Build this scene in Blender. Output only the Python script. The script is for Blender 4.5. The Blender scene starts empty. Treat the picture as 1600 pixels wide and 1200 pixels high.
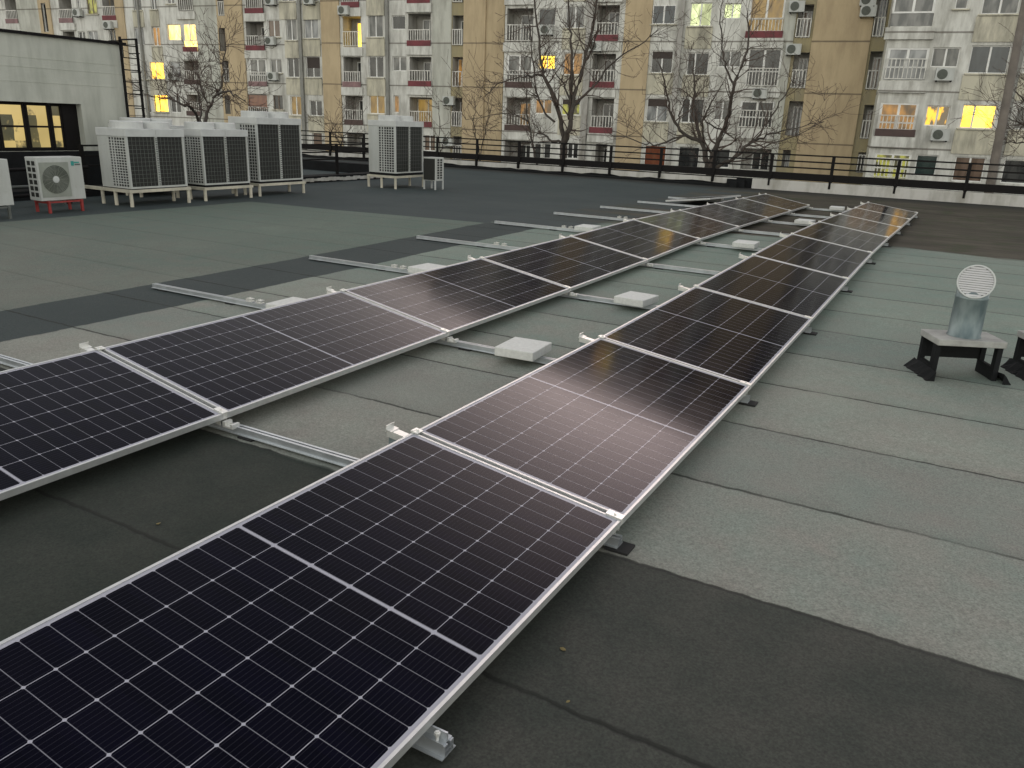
import bpy, math, random
from mathutils import Vector, Matrix
random.seed(7)
C = bpy.context.scene
COL = C.collection
R = math.radians

# ------------------------------------------------------------------ camera
F, PITCH, ROLL, YAW = 1242.4, 0.3162, 0.0376, 0.5068
CAM = Vector((0.9993, -2.7687, 1.6029))
fw = Vector((-math.sin(YAW)*math.cos(PITCH), math.cos(YAW)*math.cos(PITCH), -math.sin(PITCH)))
r0 = Vector((math.cos(YAW), math.sin(YAW), 0)); u0 = r0.cross(fw)
cr = r0*math.cos(ROLL)+u0*math.sin(ROLL); cu = -r0*math.sin(ROLL)+u0*math.cos(ROLL)
cd = bpy.data.cameras.new("camera"); cam = bpy.data.objects.new("camera", cd); COL.objects.link(cam)
cd.sensor_fit = 'HORIZONTAL'; cd.sensor_width = 36; cd.lens = F/1600*36
cd.clip_start = 0.05; cd.clip_end = 2000
cam.matrix_world = Matrix(((cr.x, cu.x, -fw.x, CAM.x), (cr.y, cu.y, -fw.y, CAM.y), (cr.z, cu.z, -fw.z, CAM.z), (0, 0, 0, 1)))
C.camera = cam

# ------------------------------------------------------------------ light
SUN_EL, SUN_AZ = R(9.0), R(-20)      # azimuth measured from +Y towards +X
w = bpy.data.worlds.new("World"); C.world = w; w.use_nodes = True
nt = w.node_tree; bg = nt.nodes['Background']
sky = nt.nodes.new('ShaderNodeTexSky'); sky.sky_type = 'NISHITA'; sky.sun_disc = False
sky.sun_elevation = SUN_EL; sky.sun_rotation = SUN_AZ
sky.air_density = 1.0; sky.dust_density = 3.0; sky.ozone_density = 0.8
sky_add = nt.nodes.new('ShaderNodeMix'); sky_add.data_type = 'RGBA'; sky_add.blend_type = 'ADD'; sky_add.inputs[0].default_value = 1.0
# thin cloud over the whole sky, brighter towards the horizon
tcw = nt.nodes.new('ShaderNodeTexCoord'); sz = nt.nodes.new('ShaderNodeSeparateXYZ'); nt.links.new(tcw.outputs['Generated'], sz.inputs[0])
mr = nt.nodes.new('ShaderNodeMapRange'); nt.links.new(sz.outputs[2], mr.inputs[0]); mr.inputs[1].default_value = 0.0; mr.inputs[2].default_value = 0.75
cl = nt.nodes.new('ShaderNodeMix'); cl.data_type = 'RGBA'; nt.links.new(mr.outputs[0], cl.inputs[0])
hz = nt.nodes.new('ShaderNodeMix'); hz.data_type = 'RGBA'; my = nt.nodes.new('ShaderNodeMapRange'); nt.links.new(sz.outputs[1], my.inputs[0]); my.inputs[1].default_value = -0.35; my.inputs[2].default_value = 0.55
nt.links.new(my.outputs[0], hz.inputs[0]); hz.inputs[6].default_value = (2.95, 2.80, 2.40, 1); hz.inputs[7].default_value = (0.95, 0.95, 1.0, 1); nt.links.new(hz.outputs[2], cl.inputs[6])   # extra horizon brightness added behind the camera to light the facades; cl.inputs[7].default_value = (0.95, 0.98, 0.98, 1)
nt.links.new(cl.outputs[2], sky_add.inputs[7]); tint = nt.nodes.new('ShaderNodeMix'); tint.data_type = 'RGBA'; tint.blend_type = 'MULTIPLY'; tint.inputs[0].default_value = 1.0
nt.links.new(sky.outputs[0], tint.inputs[6]); tint.inputs[7].default_value = (0.24, 0.23, 0.24, 1)
hs = nt.nodes.new('ShaderNodeHueSaturation'); hs.inputs['Saturation'].default_value = 0.5; nt.links.new(tint.outputs[2], hs.inputs['Color'])
nt.links.new(hs.outputs[0], sky_add.inputs[6])
nt.links.new(sky_add.outputs[2], bg.inputs[0]); bg.inputs[1].default_value = 0.15
# bright gap in the cloud over the place where the sun went down
gd = Vector((math.sin(R(-13))*math.cos(R(22)), math.cos(R(-13))*math.cos(R(22)), math.sin(R(22))))
dt = nt.nodes.new('ShaderNodeVectorMath'); dt.operation = 'DOT_PRODUCT'; nt.links.new(tcw.outputs['Generated'], dt.inputs[0]); dt.inputs[1].default_value = gd
m1 = nt.nodes.new('ShaderNodeMath'); m1.operation = 'SUBTRACT'; nt.links.new(dt.outputs['Value'], m1.inputs[0]); m1.inputs[1].default_value = 1.0
m2 = nt.nodes.new('ShaderNodeMath'); m2.operation = 'DIVIDE'; nt.links.new(m1.outputs[0], m2.inputs[0]); m2.inputs[1].default_value = 0.024
m3 = nt.nodes.new('ShaderNodeMath'); m3.operation = 'EXPONENT'; nt.links.new(m2.outputs[0], m3.inputs[0])
gl = nt.nodes.new('ShaderNodeMix'); gl.data_type = 'RGBA'; nt.links.new(m3.outputs[0], gl.inputs[0]); gl.inputs[6].default_value = (0, 0, 0, 1); gl.inputs[7].default_value = (11.6, 8.9, 8.7, 1)
ad2 = nt.nodes.new('ShaderNodeMix'); ad2.data_type = 'RGBA'; ad2.blend_type = 'ADD'; ad2.inputs[0].default_value = 1.0
nt.links.new(sky_add.outputs[2], ad2.inputs[6]); nt.links.new(gl.outputs[2], ad2.inputs[7]); nt.links.new(ad2.outputs[2], bg.inputs[0])
sl = bpy.data.lights.new("sun", 'SUN'); sun = bpy.data.objects.new("sun", sl); COL.objects.link(sun)
sl.energy = 0.5; sl.angle = R(12); sl.color = (1.0, 0.85, 0.72)
sd = Vector((math.sin(SUN_AZ)*math.cos(SUN_EL), math.cos(SUN_AZ)*math.cos(SUN_EL), math.sin(SUN_EL)))
sun.rotation_euler = sd.to_track_quat('Z', 'Y').to_euler(); sun.location = (0, 0, 30)
C.view_settings.view_transform = 'Standard'; C.view_settings.look = 'None'
C.view_settings.exposure = 2.08; C.view_settings.gamma = 1.0

# ------------------------------------------------------------------ pixel helpers (1600x1200)
def ray(x, y): return (fw + cr*((x-800)/F) + cu*((600-y)/F))
def at(x, y, axis, val):
    d = ray(x, y); t = (val-CAM[axis])/d[axis]; return CAM+d*t
def lerp(a, b, t): return a+(b-a)*t

# ------------------------------------------------------------------ mesh helpers
class MB:
    def __init__(s): s.v = []; s.f = []; s.mi = []
    def quad(s, a, b, c, d, m=0):
        n = len(s.v); s.v += [tuple(a), tuple(b), tuple(c), tuple(d)]; s.f.append((n, n+1, n+2, n+3)); s.mi.append(m)
    def poly(s, pts, m=0):
        n = len(s.v); s.v += [tuple(p) for p in pts]; s.f.append(tuple(range(n, n+len(pts)))); s.mi.append(m)
    def box(s, x0, x1, y0, y1, z0, z1, m=0, M=None):
        if x0 > x1: x0, x1 = x1, x0
        if y0 > y1: y0, y1 = y1, y0
        if z0 > z1: z0, z1 = z1, z0
        c = [Vector(p) for p in ((x0,y0,z0),(x1,y0,z0),(x1,y1,z0),(x0,y1,z0),(x0,y0,z1),(x1,y0,z1),(x1,y1,z1),(x0,y1,z1))]
        if M: c = [M @ p for p in c]
        n = len(s.v); s.v += [tuple(p) for p in c]
        for q in ((0,3,2,1),(4,5,6,7),(0,1,5,4),(1,2,6,5),(2,3,7,6),(3,0,4,7)):
            s.f.append(tuple(n+i for i in q)); s.mi.append(m)
        return s
    def tube(s, pts, rads, n=8, cap=True, m=0):
        pts = [Vector(p) for p in pts]
        if not isinstance(rads, (list, tuple)): rads = [rads]*len(pts)
        base = len(s.v); up = Vector((0.13, 0.31, 0.94))
        for i, p in enumerate(pts):
            d = (pts[min(i+1, len(pts)-1)]-pts[max(i-1, 0)])
            if d.length < 1e-9: d = Vector((0, 0, 1))
            d.normalize()
            if abs(d.dot(up)) > 0.97: a = d.cross(Vector((1, 0, 0)))
            else: a = d.cross(up)
            a.normalize(); b = d.cross(a)
            for k in range(n):
                t = 2*math.pi*k/n; s.v.append(tuple(p+(a*math.cos(t)+b*math.sin(t))*rads[i]))
        for i in range(len(pts)-1):
            for k in range(n):
                k2 = (k+1) % n; o = base+i*n
                s.f.append((o+k, o+k2, o+n+k2, o+n+k)); s.mi.append(m)
        if cap:
            s.f.append(tuple(base+k for k in range(n))[::-1]); s.mi.append(m)
            o = base+(len(pts)-1)*n; s.f.append(tuple(o+k for k in range(n))); s.mi.append(m)
        return s
    def lathe(s, prof, n=24, M=None, m=0, cap=True):
        base = len(s.v)
        for (rr, z) in prof:
            for k in range(n):
                t = 2*math.pi*k/n; p = Vector((rr*math.cos(t), rr*math.sin(t), z))
                if M: p = M @ p
                s.v.append(tuple(p))
        for i in range(len(prof)-1):
            for k in range(n):
                k2 = (k+1) % n; o = base+i*n
                s.f.append((o+k, o+k2, o+n+k2, o+n+k)); s.mi.append(m)
        if cap:
            s.f.append(tuple(base+k for k in range(n))[::-1]); s.mi.append(m)
            o = base+(len(prof)-1)*n; s.f.append(tuple(o+k for k in range(n))); s.mi.append(m)
        return s
    def build(s, name, mats, parent=None, bevel=0, smooth=False, label=None):
        me = bpy.data.meshes.new(name); me.from_pydata(s.v, [], s.f); me.update()
        if not isinstance(mats, (list, tuple)): mats = [mats]
        for m in mats: me.materials.append(m)
        if len(mats) > 1: me.polygons.foreach_set('material_index', s.mi)
        if smooth: me.polygons.foreach_set('use_smooth', [True]*len(me.polygons))
        o = bpy.data.objects.new(name, me); COL.objects.link(o)
        if parent: o.parent = parent
        if bevel:
            b = o.modifiers.new('bevel', 'BEVEL'); b.width = bevel; b.segments = 2; b.limit_method = 'ANGLE'
        if label: o['label'] = label
        return o
def tag(o, label=None, cat=None, group=None, kind=None):
    if label: o['label'] = label
    if cat: o['category'] = cat
    if group: o['group'] = group
    if kind: o['kind'] = kind
    return o
def thing(name, label, cat, loc=(0, 0, 0), rz=0, group=None):
    o = bpy.data.objects.new(name, None); COL.objects.link(o); o.empty_display_size = 0.2
    o.location = loc; o.rotation_euler = (0, 0, rz); return tag(o, label, cat, group)
def dup(root, loc=None, rot=None, label=None, group=None):
    def cp(o, par):
        c = o.copy(); COL.objects.link(c); c.parent = par
        for ch in list(o.children): cp(ch, c)
        return c
    r = cp(root, None)
    if loc is not None: r.location = loc
    if rot is not None: r.rotation_euler = rot
    if label: r['label'] = label
    if group: r['group'] = group
    return r

# ------------------------------------------------------------------ material helpers
class NT:
    def __init__(s, name):
        s.m = bpy.data.materials.new(name); s.m.use_nodes = True; s.t = s.m.node_tree; s.n = s.t.nodes
        s.b = s.n['Principled BSDF']; tc = s.n.new('ShaderNodeTexCoord'); s.obj = tc.outputs['Object']
        sp = s.n.new('ShaderNodeSeparateXYZ'); s.t.links.new(s.obj, sp.inputs[0]); s.x, s.y, s.z = sp.outputs
    def link(s, a, b):
        if isinstance(a, (int, float)): b.default_value = a
        elif isinstance(a, tuple): b.default_value = a if len(a) == 4 else (*a, 1.0)
        else: s.t.links.new(a, b)
    def math(s, op, a, b=0.0, c=None, clamp=False):
        n = s.n.new('ShaderNodeMath'); n.operation = op; n.use_clamp = clamp
        s.link(a, n.inputs[0]); s.link(b, n.inputs[1])
        if c is not None: s.link(c, n.inputs[2])
        return n.outputs[0]
    def mapr(s, v, a, b, c=0.0, d=1.0, smooth=False):
        n = s.n.new('ShaderNodeMapRange'); n.clamp = True
        if smooth: n.interpolation_type = 'SMOOTHSTEP'
        s.link(v, n.inputs[0])
        for i, q in enumerate((a, b, c, d)): s.link(q, n.inputs[i+1])
        return n.outputs[0]
    def mix(s, f, a, b, blend='MIX'):
        n = s.n.new('ShaderNodeMix'); n.data_type = 'RGBA'; n.blend_type = blend
        s.link(f, n.inputs[0]); s.link(a, n.inputs[6]); s.link(b, n.inputs[7]); return n.outputs[2]
    def noise(s, scale, detail=4, rough=0.55, vec=None, stretch=None, w=0):
        n = s.n.new('ShaderNodeTexNoise'); n.inputs['Scale'].default_value = scale
        n.inputs['Detail'].default_value = detail; n.inputs['Roughness'].default_value = rough
        v = vec or s.obj
        if stretch or w:
            mp = s.n.new('ShaderNodeMapping'); mp.inputs['Scale'].default_value = stretch or (1, 1, 1)
            mp.inputs['Location'].default_value = (w, w*1.7, w*0.3); s.t.links.new(v, mp.inputs[0]); v = mp.outputs[0]
        s.t.links.new(v, n.inputs[0]); return n.outputs[0]
    def bump(s, h, strength=0.3, dist=0.01):
        n = s.n.new('ShaderNodeBump'); n.inputs['Strength'].default_value = strength; n.inputs['Distance'].default_value = dist
        s.link(h, n.inputs['Height']); s.t.links.new(n.outputs[0], s.b.inputs['Normal'])
    def set(s, **k):
        nm = dict(col='Base Color', rough='Roughness', metal='Metallic', spec='Specular IOR Level', emit='Emission Color', es='Emission Strength', ior='IOR')
        for a, b in k.items(): s.link(b, s.b.inputs[nm[a]])
        return s
def simple(name, col, rough=0.6, metal=0.0, var=0.25, scale=8.0, bump=0.0, spec=0.5):
    t = NT(name); n = t.noise(scale, 5, 0.6)
    lo = tuple(c*(1-var) for c in col); hi = tuple(min(1, c*(1+var*0.6)) for c in col)
    t.set(col=t.mix(t.mapr(n, 0.3, 0.7), lo, hi), rough=t.mapr(n, 0.2, 0.8, rough*0.85, min(1, rough*1.15)), metal=metal, spec=spec)
    if bump: t.bump(t.noise(scale*6, 4), bump)
    return t.m
def emitter(name, c1, c2, strength, scale=3.0, lo=0.35, hi=0.6):
    t = NT(name); n = t.noise(scale, 5, 0.6, stretch=(1.4, 1, 0.6))
    f = t.mapr(n, lo, hi)
    t.set(col=(0.05, 0.04, 0.03), rough=0.2, emit=t.mix(f, c2, c1), es=strength); return t.m

M = {}
M['alu'] = simple('aluminium', (0.60, 0.61, 0.60), 0.42, 0.55, 0.10, 20)
M['alu_rail'] = simple('rail_aluminium', (0.55, 0.58, 0.60), 0.35, 0.7, 0.12, 14)
M['clamp'] = simple('bright_clamp_metal', (0.80, 0.80, 0.76), 0.35, 0.5, 0.1, 40)
M['rubber'] = simple('black_rubber', (0.015, 0.015, 0.015), 0.8)
M['concrete'] = simple('pale_concrete', (0.68, 0.685, 0.65), 0.85, 0, 0.12, 30, 0.15)
M['cream_paint'] = simple('yellowed_white_paint', (0.55, 0.52, 0.42), 0.6, 0, 0.25, 6)
_t = NT('white_painted_metal'); _n = _t.noise(2.5, 6, 0.65, stretch=(1.4, 1.4, 0.4)); _n2 = _t.noise(14, 5, 0.7)
_c = _t.mix(_t.mapr(_n, 0.35, 0.75), (0.50, 0.52, 0.50), (0.38, 0.39, 0.36)); _c = _t.mix(_t.mapr(_n2, 0.60, 0.72, 0, 0.35), _c, (0.20, 0.17, 0.13)); _t.set(col=_c, rough=0.5); M['white_metal'] = _t.m
M['cap_metal'] = simple('pale_grey_metal', (0.54, 0.555, 0.54), 0.45, 0, 0.12, 4)
M['coil'] = simple('dark_coil', (0.018, 0.019, 0.016), 0.6, 0, 0.4, 30)
M['wire'] = simple('grey_wire_guard', (0.11, 0.12, 0.11), 0.5)
M['black_paint'] = simple('black_painted_steel', (0.010, 0.009, 0.009), 0.7, 0, 0.3, 10, spec=0.15)
M['bitumen'] = simple('black_bitumen', (0.014, 0.015, 0.016), 0.9, 0, 0.4, 4, 0.3, spec=0.15)
M['red_paint'] = simple('red_painted_steel', (0.30, 0.035, 0.03), 0.5, 0, 0.3, 10)
M['galv'] = NT('galvanised_steel'); _t = M['galv']
_n = _t.noise(9, 3, stretch=(1, 1, 0.4)); _t.set(col=_t.mix(_t.mapr(_n, 0.35, 0.65), (0.10, 0.14, 0.15), (0.26, 0.31, 0.31)), rough=0.45, metal=0.35); M['galv'] = _t.m
M['bark'] = simple('dark_bark', (0.068, 0.057, 0.048), 0.9, 0, 0.4, 6)
M['twig'] = simple('brown_twigs', (0.085, 0.060, 0.048), 0.9, 0, 0.3, 2)
M['teal'] = simple('teal_print', (0.03, 0.30, 0.27), 0.5)
M['ink'] = simple('dark_grey_print', (0.08, 0.10, 0.10), 0.5)
M['asphalt'] = simple('asphalt', (0.05, 0.05, 0.05), 0.9, 0, 0.4, 0.5)

# ------------------------------------------------------------------ roof deck
JY = [-10, 0, 2.1, 4.2, 6.36, 8.5, 10.6, 12.7, 14.8, 17, 22.8, 60]
JZ = [-.03, -.03, -.02, -.005, .022, .053, .038, .01, -.018, -.044, -.02, 0]
def g(Y, X=0.0):
    for i in range(len(JY)-1):
        if Y <= JY[i+1]:
            t = max(0, (Y-JY[i])/(JY[i+1]-JY[i])); v = lerp(JZ[i], JZ[i+1], t); break
    else: v = 0
    k = min(1, max(0, (X+9)/3)); return v*k

def roof_mat():
    t = NT('roof_membrane')
    wob = t.math('MULTIPLY', t.math('SUBTRACT', t.noise(1.3, 3), 0.5), 0.10)
    wf = t.math('MULTIPLY', t.math('SUBTRACT', t.noise(14, 3), 0.5), 0.03)
    X = t.math('ADD', t.x, t.math('ADD', wob, wf)); Y = t.math('ADD', t.y, t.math('ADD', t.math('MULTIPLY', wob, 0.35), wf))
    def gt(v, a, s=0.012): return t.mapr(v, a-s, a+s)
    big = t.noise(0.55, 4, 0.6); med = t.noise(3.2, 5, 0.6); gran = t.noise(120, 2, 0.6); gran2 = t.noise(38, 4, 0.7)
    light = t.mix(t.mapr(big, 0.3, 0.7), (0.181, 0.221, 0.195), (0.281, 0.288, 0.249))
    light = t.mix(t.mapr(med, 0.35, 0.72), light, (0.243, 0.236, 0.209))
    dark = t.mix(t.mapr(med, 0.3, 0.7), (0.036, 0.043, 0.036), (0.060, 0.061, 0.052))
    teal = t.mix(t.mapr(big, 0.3, 0.7), (0.039, 0.054, 0.055), (0.055, 0.070, 0.070))
    mossn = t.noise(0.8, 5, 0.65, stretch=(0.5, 1.6, 1))
    moss = t.mix(t.mapr(mossn, 0.35, 0.65), (0.030, 0.025, 0.016), (0.078, 0.068, 0.048))
    moss = t.mix(t.mapr(t.noise(1.7, 4, 0.6, w=4), 0.52, 0.66), moss, (0.036, 0.044, 0.018))
    light = t.mix(t.mapr(Y, 1.2, 5.5, 0, 0.85), light, t.mix(1.0, light, (0.80, 0.96, 0.93), 'MULTIPLY'))
    # strips of felt laid across the rows
    per = 0.895
    ph = t.math('DIVIDE', t.math('SUBTRACT', Y, -0.09), per)
    cell = t.math('FLOOR', ph); fr = t.math('FRACT', ph)
    wn = t.n.new('ShaderNodeTexWhiteNoise'); wn.noise_dimensions = '1D'; t.t.links.new(cell, wn.inputs['W'])
    light = t.mix(t.math('SUBTRACT', 1.0, t.math('MULTIPLY', t.mapr(X, -5.85, -5.86), 0.85)), light, t.mix(wn.outputs[0], (0.88, 0.90, 0.90), (1.10, 1.08, 1.06)), 'MULTIPLY')
    # main areas
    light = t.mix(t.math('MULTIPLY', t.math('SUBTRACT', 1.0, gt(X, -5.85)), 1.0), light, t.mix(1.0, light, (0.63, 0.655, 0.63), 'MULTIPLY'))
    sR = gt(X, -4.9)
    stripe = t.math('MULTIPLY', gt(X, -5.85), t.math('SUBTRACT', 1.0, sR))
    left = t.math('SUBTRACT', 1.0, gt(X, -5.85))
    near = t.math('SUBTRACT', 1.0, gt(Y, -0.09))
    dark = t.mix(t.mapr(X, -0.6, -0.5, 1, 0), dark, t.mix(1.0, dark, (0.60, 0.68, 0.64), 'MULTIPLY'))
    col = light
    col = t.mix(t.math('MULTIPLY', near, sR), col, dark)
    mossmask = t.mapr(t.math('ADD', Y, t.math('MULTIPLY', t.math('SUBTRACT', mossn, 0.5), 2.6)), 10.35, 10.75)
    col = t.mix(t.math('MULTIPLY', mossmask, t.mapr(X, -4.9, -4.4)), col, moss)
    col = t.mix(t.math('MULTIPLY', t.mapr(t.math('ADD', Y, t.math('MULTIPLY', X, -0.06)), 8.95, 9.05), t.mapr(X, -4.3, -4.5)), col, teal)
    mid = t.math('MULTIPLY', t.mapr(mossn, 0.42, 0.6), t.math('MULTIPLY', t.mapr(Y, 9.6, 10.5), t.math('MULTIPLY', t.mapr(X, -6.5, -5.0), t.mapr(X, -3.0, -3.6))))
    col = t.mix(mid, col, moss)
    col = t.mix(t.math('MULTIPLY', stripe, t.math('SUBTRACT', 1.0, gt(Y, 8.6))), col, t.mix(0.75, dark, teal))
    farl = t.math('MAXIMUM', gt(Y, 8.45), t.math('SUBTRACT', 1.0, gt(X, -11.05)))
    col = t.mix(t.math('MULTIPLY', farl, left), col, teal)
    col = t.mix(t.mapr(t.math('ADD', Y, t.math('MULTIPLY', mossn, 0.8)), 21.4, 22.6), col, (0.022, 0.022, 0.018))
    # granules
    col = t.mix(1.0, col, t.mix(t.mapr(gran, 0.3, 0.7), (0.72, 0.72, 0.72), (1.25, 1.25, 1.25)), 'MULTIPLY')
    col = t.mix(1.0, col, t.mix(t.mapr(gran2, 0.3, 0.7), (0.88, 0.88, 0.88), (1.10, 1.10, 1.10)), 'MULTIPLY')
    # seams
    sw = t.math('ADD', 0.006, t.math('MULTIPLY', t.noise(2.3, 4, w=9), 0.008))
    seam = t.math('SUBTRACT', 1.0, t.mapr(t.math('MINIMUM', fr, t.math('SUBTRACT', 1.0, fr)), t.math('MULTIPLY', sw, 0.6), t.math('MULTIPLY', sw, 1.6)))
    keep = t.mapr(t.noise(1.1, 2, w=3), 0.30, 0.48, 0.35, 1.0)
    lft = t.math('SUBTRACT', 1.0, t.math('MULTIPLY', left, 0.88))
    seam = t.math('MULTIPLY', t.math('MULTIPLY', seam, keep), lft)
    col = t.mix(t.math('MULTIPLY', seam, 0.85), col, (0.010, 0.011, 0.009))
    halo = t.mapr(fr, 0.0, 0.10, 0.16, 0.0)
    col = t.mix(halo, col, (0.05, 0.052, 0.045))
    # a few chalk scuffs and bird droppings
    sc = t.noise(5.5, 6, 0.72, stretch=(0.5, 1.6, 1), w=2)
    col = t.mix(t.math('MULTIPLY', t.mapr(sc, 0.70, 0.76), 0.35), col, (0.42, 0.43, 0.40))
    blot = t.noise(1.9, 6, 0.7, w=7)
    col = t.mix(t.mapr(blot, 0.60, 0.75, 0, 0.30), col, (0.055, 0.058, 0.05))
    t.set(col=col, rough=0.88, spec=0.3)
    h = t.math('ADD', t.math('MULTIPLY', gran2, 0.35), t.math('MULTIPLY', t.mapr(fr, 0.0, 0.02), 1.0))
    t.bump(h, 0.35, 0.006)
    return t.m
M['roof'] = roof_mat()
m = MB(); xs = [-34, -20, -14.1, -9, -8, -7, -6] + [x*1.0 for x in range(-5, 10)] + [12, 16]
ys = [-12, -6, -3] + [y*0.7-1 for y in range(0, 35)]
ys = [y for y in ys if y < 22.7] + [22.95]
for i in range(len(xs)-1):
    for j in range(len(ys)-1):
        a = [(xs[i], ys[j]), (xs[i+1], ys[j]), (xs[i+1], ys[j+1]), (xs[i], ys[j+1])]
        m.quad(*[(x, y, g(y, x)) for x, y in a])
deck = m.build('roof_deck', M['roof'], smooth=True); tag(deck, kind='structure')
m = MB(); m.box(-34, 16, -12, 22.95, -5, -0.3)
o = m.build('building_walls', M['concrete']); tag(o, 'plain walls of the low building under the flat roof', 'building')
m = MB(); m.quad((-400, -300, -5), (400, -300, -5), (400, 500, -5), (-400, 500, -5))
o = m.build('ground', M['asphalt']); tag(o, kind='structure')

# ------------------------------------------------------------------ solar panels
P, PL = 2.12, 2.094
ROWS = dict(R=dict(X=0.0, W=1.0395, dz=0.1457, Y=0.0, z=[-.022, -.020, .007, .041, .073, .058, .021, -.011, -.038]),
            L=dict(X=-2.2528, W=1.0396, dz=0.1843, Y=-0.0433, z=[-.034, -.023, -.018, -.002, .032, .018, -.004, -.027, -.051]))
def cell_mat():
    t = NT('solar_cells')
    # local x: -W..0 across the row, local y: 0..PL along it
    mx = 0.024; cw = (1.05-2*mx)/6; my = 0.030; gap = 0.014; ch = ((PL-2*my-gap)/2)/12
    X = t.math('ADD', t.x, 1.05-mx)
    fx = t.math('MULTIPLY', t.math('FRACT', t.math('DIVIDE', X, cw)), cw)
    dx = t.math('MINIMUM', fx, t.math('SUBTRACT', cw, fx))
    yc = t.math('ABSOLUTE', t.math('SUBTRACT', t.y, PL/2)); ym = t.math('SUBTRACT', yc, gap/2)
    fy = t.math('MULTIPLY', t.math('FRACT', t.math('DIVIDE', t.math('ADD', ym, ch*20), ch)), ch)
    dy = t.math('MINIMUM', fy, t.math('SUBTRACT', ch, fy))
    lx = t.mapr(dx, 0.0008, 0.0015, 1, 0)
    ly = t.mapr(dy, 0.0009, 0.0016, 0.48, 0)
    dia = t.mapr(t.math('ADD', dx, dy), 0.0062, 0.0082, 1, 0)
    midl = t.mapr(yc, gap*0.33, gap*0.48, 1, 0)
    edge = t.math('MAXIMUM', t.mapr(t.x, -mx-0.0012, -mx+0.0004), t.mapr(t.x, -1.05+mx+0.0012, -1.05+mx-0.0004))
    edge = t.math('MAXIMUM', edge, t.math('MAXIMUM', t.mapr(t.y, my, my-0.001), t.mapr(t.y, PL-my, PL-my+0.001)))
    line = t.math('MAXIMUM', t.math('MAXIMUM', lx, ly), t.math('MAXIMUM', dia, t.math('MAXIMUM', midl, edge)))
    bb = t.math('FRACT', t.math('DIVIDE', fx, cw/10)); bus = t.mapr(t.math('ABSOLUTE', t.math('SUBTRACT', bb, 0.5)), 0.025, 0.055, 0.20, 0)
    fin = t.math('ABSOLUTE', t.math('SUBTRACT', t.math('FRACT', t.math('MULTIPLY', t.y, 160)), 0.5))
    # cells vary a little from one to the next
    wn = t.n.new('ShaderNodeTexWhiteNoise'); wn.noise_dimensions = '2D'
    cb = t.n.new('ShaderNodeCombineXYZ'); t.link(t.math('FLOOR', t.math('DIVIDE', X, cw)), cb.inputs[0]); t.link(t.math('FLOOR', t.math('DIVIDE', t.y, ch)), cb.inputs[1])
    t.t.links.new(cb.outputs[0], wn.inputs['Vector'])
    cell = t.mix(wn.outputs[0], (0.0010, 0.0011, 0.0050), (0.0017, 0.0016, 0.0075))
    cell = t.mix(bus, cell, (0.10, 0.10, 0.13))
    col = t.mix(line, cell, (0.40, 0.40, 0.45))
    dust = t.noise(2.4, 6, 0.65)
    col = t.mix(t.mapr(dust, 0.4, 0.75, 0.0, 0.007), col, (0.30, 0.27, 0.24))
    t.set(col=col, rough=t.mapr(dust, 0.3, 0.7, 0.085, 0.13), ior=1.12, spec=0.5)
    return t.m
M['cells'] = cell_mat()
def make_panel(label):
    t = thing('solar_panel', label, 'solar panel', group='solar panels in the two rows')
    W = 1.05; fwid = 0.011; h = 0.032
    m = MB()
    m.box(-W, -W+fwid, 0, PL, -h, 0.002); m.box(-fwid, 0, 0, PL, -h, 0.002)
    m.box(-W+fwid, -fwid, 0, fwid, -h, 0.002); m.box(-W+fwid, -fwid, PL-fwid, PL, -h, 0.002)
    m.box(-W+fwid, -fwid, fwid, PL-fwid, -h+0.001, -h+0.003)
    m.build('frame', M['alu'], t)
    c = MB(); c.box(-W+fwid, -fwid, fwid, PL-fwid, -0.008, -0.001); c.build('cell_sheet', M['cells'], t)
    return t
ORD = ['first', 'second', 'third', 'fourth', 'fifth', 'sixth', 'seventh', 'eighth', 'ninth', 'tenth', 'eleventh', 'twelfth']
protoP = None
def zi(row, i):
    z = ROWS[row]['z']; return z[max(0, min(8, i))]
for row, side in (('R', 'right-hand'), ('L', 'left-hand')):
    rr = ROWS[row]; tilt = math.atan2(rr['dz'], rr['W'])
    sc = math.hypot(rr['dz'], rr['W'])/1.05
    for i in range(-1, 8):
        lab = {('R', -1): 'nearest solar panel of the right-hand row, cut by the bottom edge of the photo',
               ('R', 0): 'second solar panel of the right-hand row, with a bright pinkish sky reflection',
               ('R', 7): 'farthest solar panel of the right-hand row, beside the dark mossy roof',
               ('L', -1): 'nearest solar panel of the left-hand row, cut off by the left edge of the photo',
               ('L', 7): 'farthest solar panel of the left-hand row, last before the white parapet'}.get((row, i),
               'dark solar panel with silver frame, %s from the near end of the %s row' % (ORD[i+1], side))
        if protoP is None: pn = protoP = make_panel(lab)
        else: pn = dup(protoP, label=lab)
        za, zb = zi(row, i), zi(row, i+1)
        pn.location = (rr['X'], rr['Y']+i*P+0.013, 0.115+za)
        ey = math.atan2(zb-za, P)
        pn.rotation_euler = (Matrix.Rotation(ey, 3, 'X') @ Matrix.Rotation(tilt, 3, 'Y')).to_euler()

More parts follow.
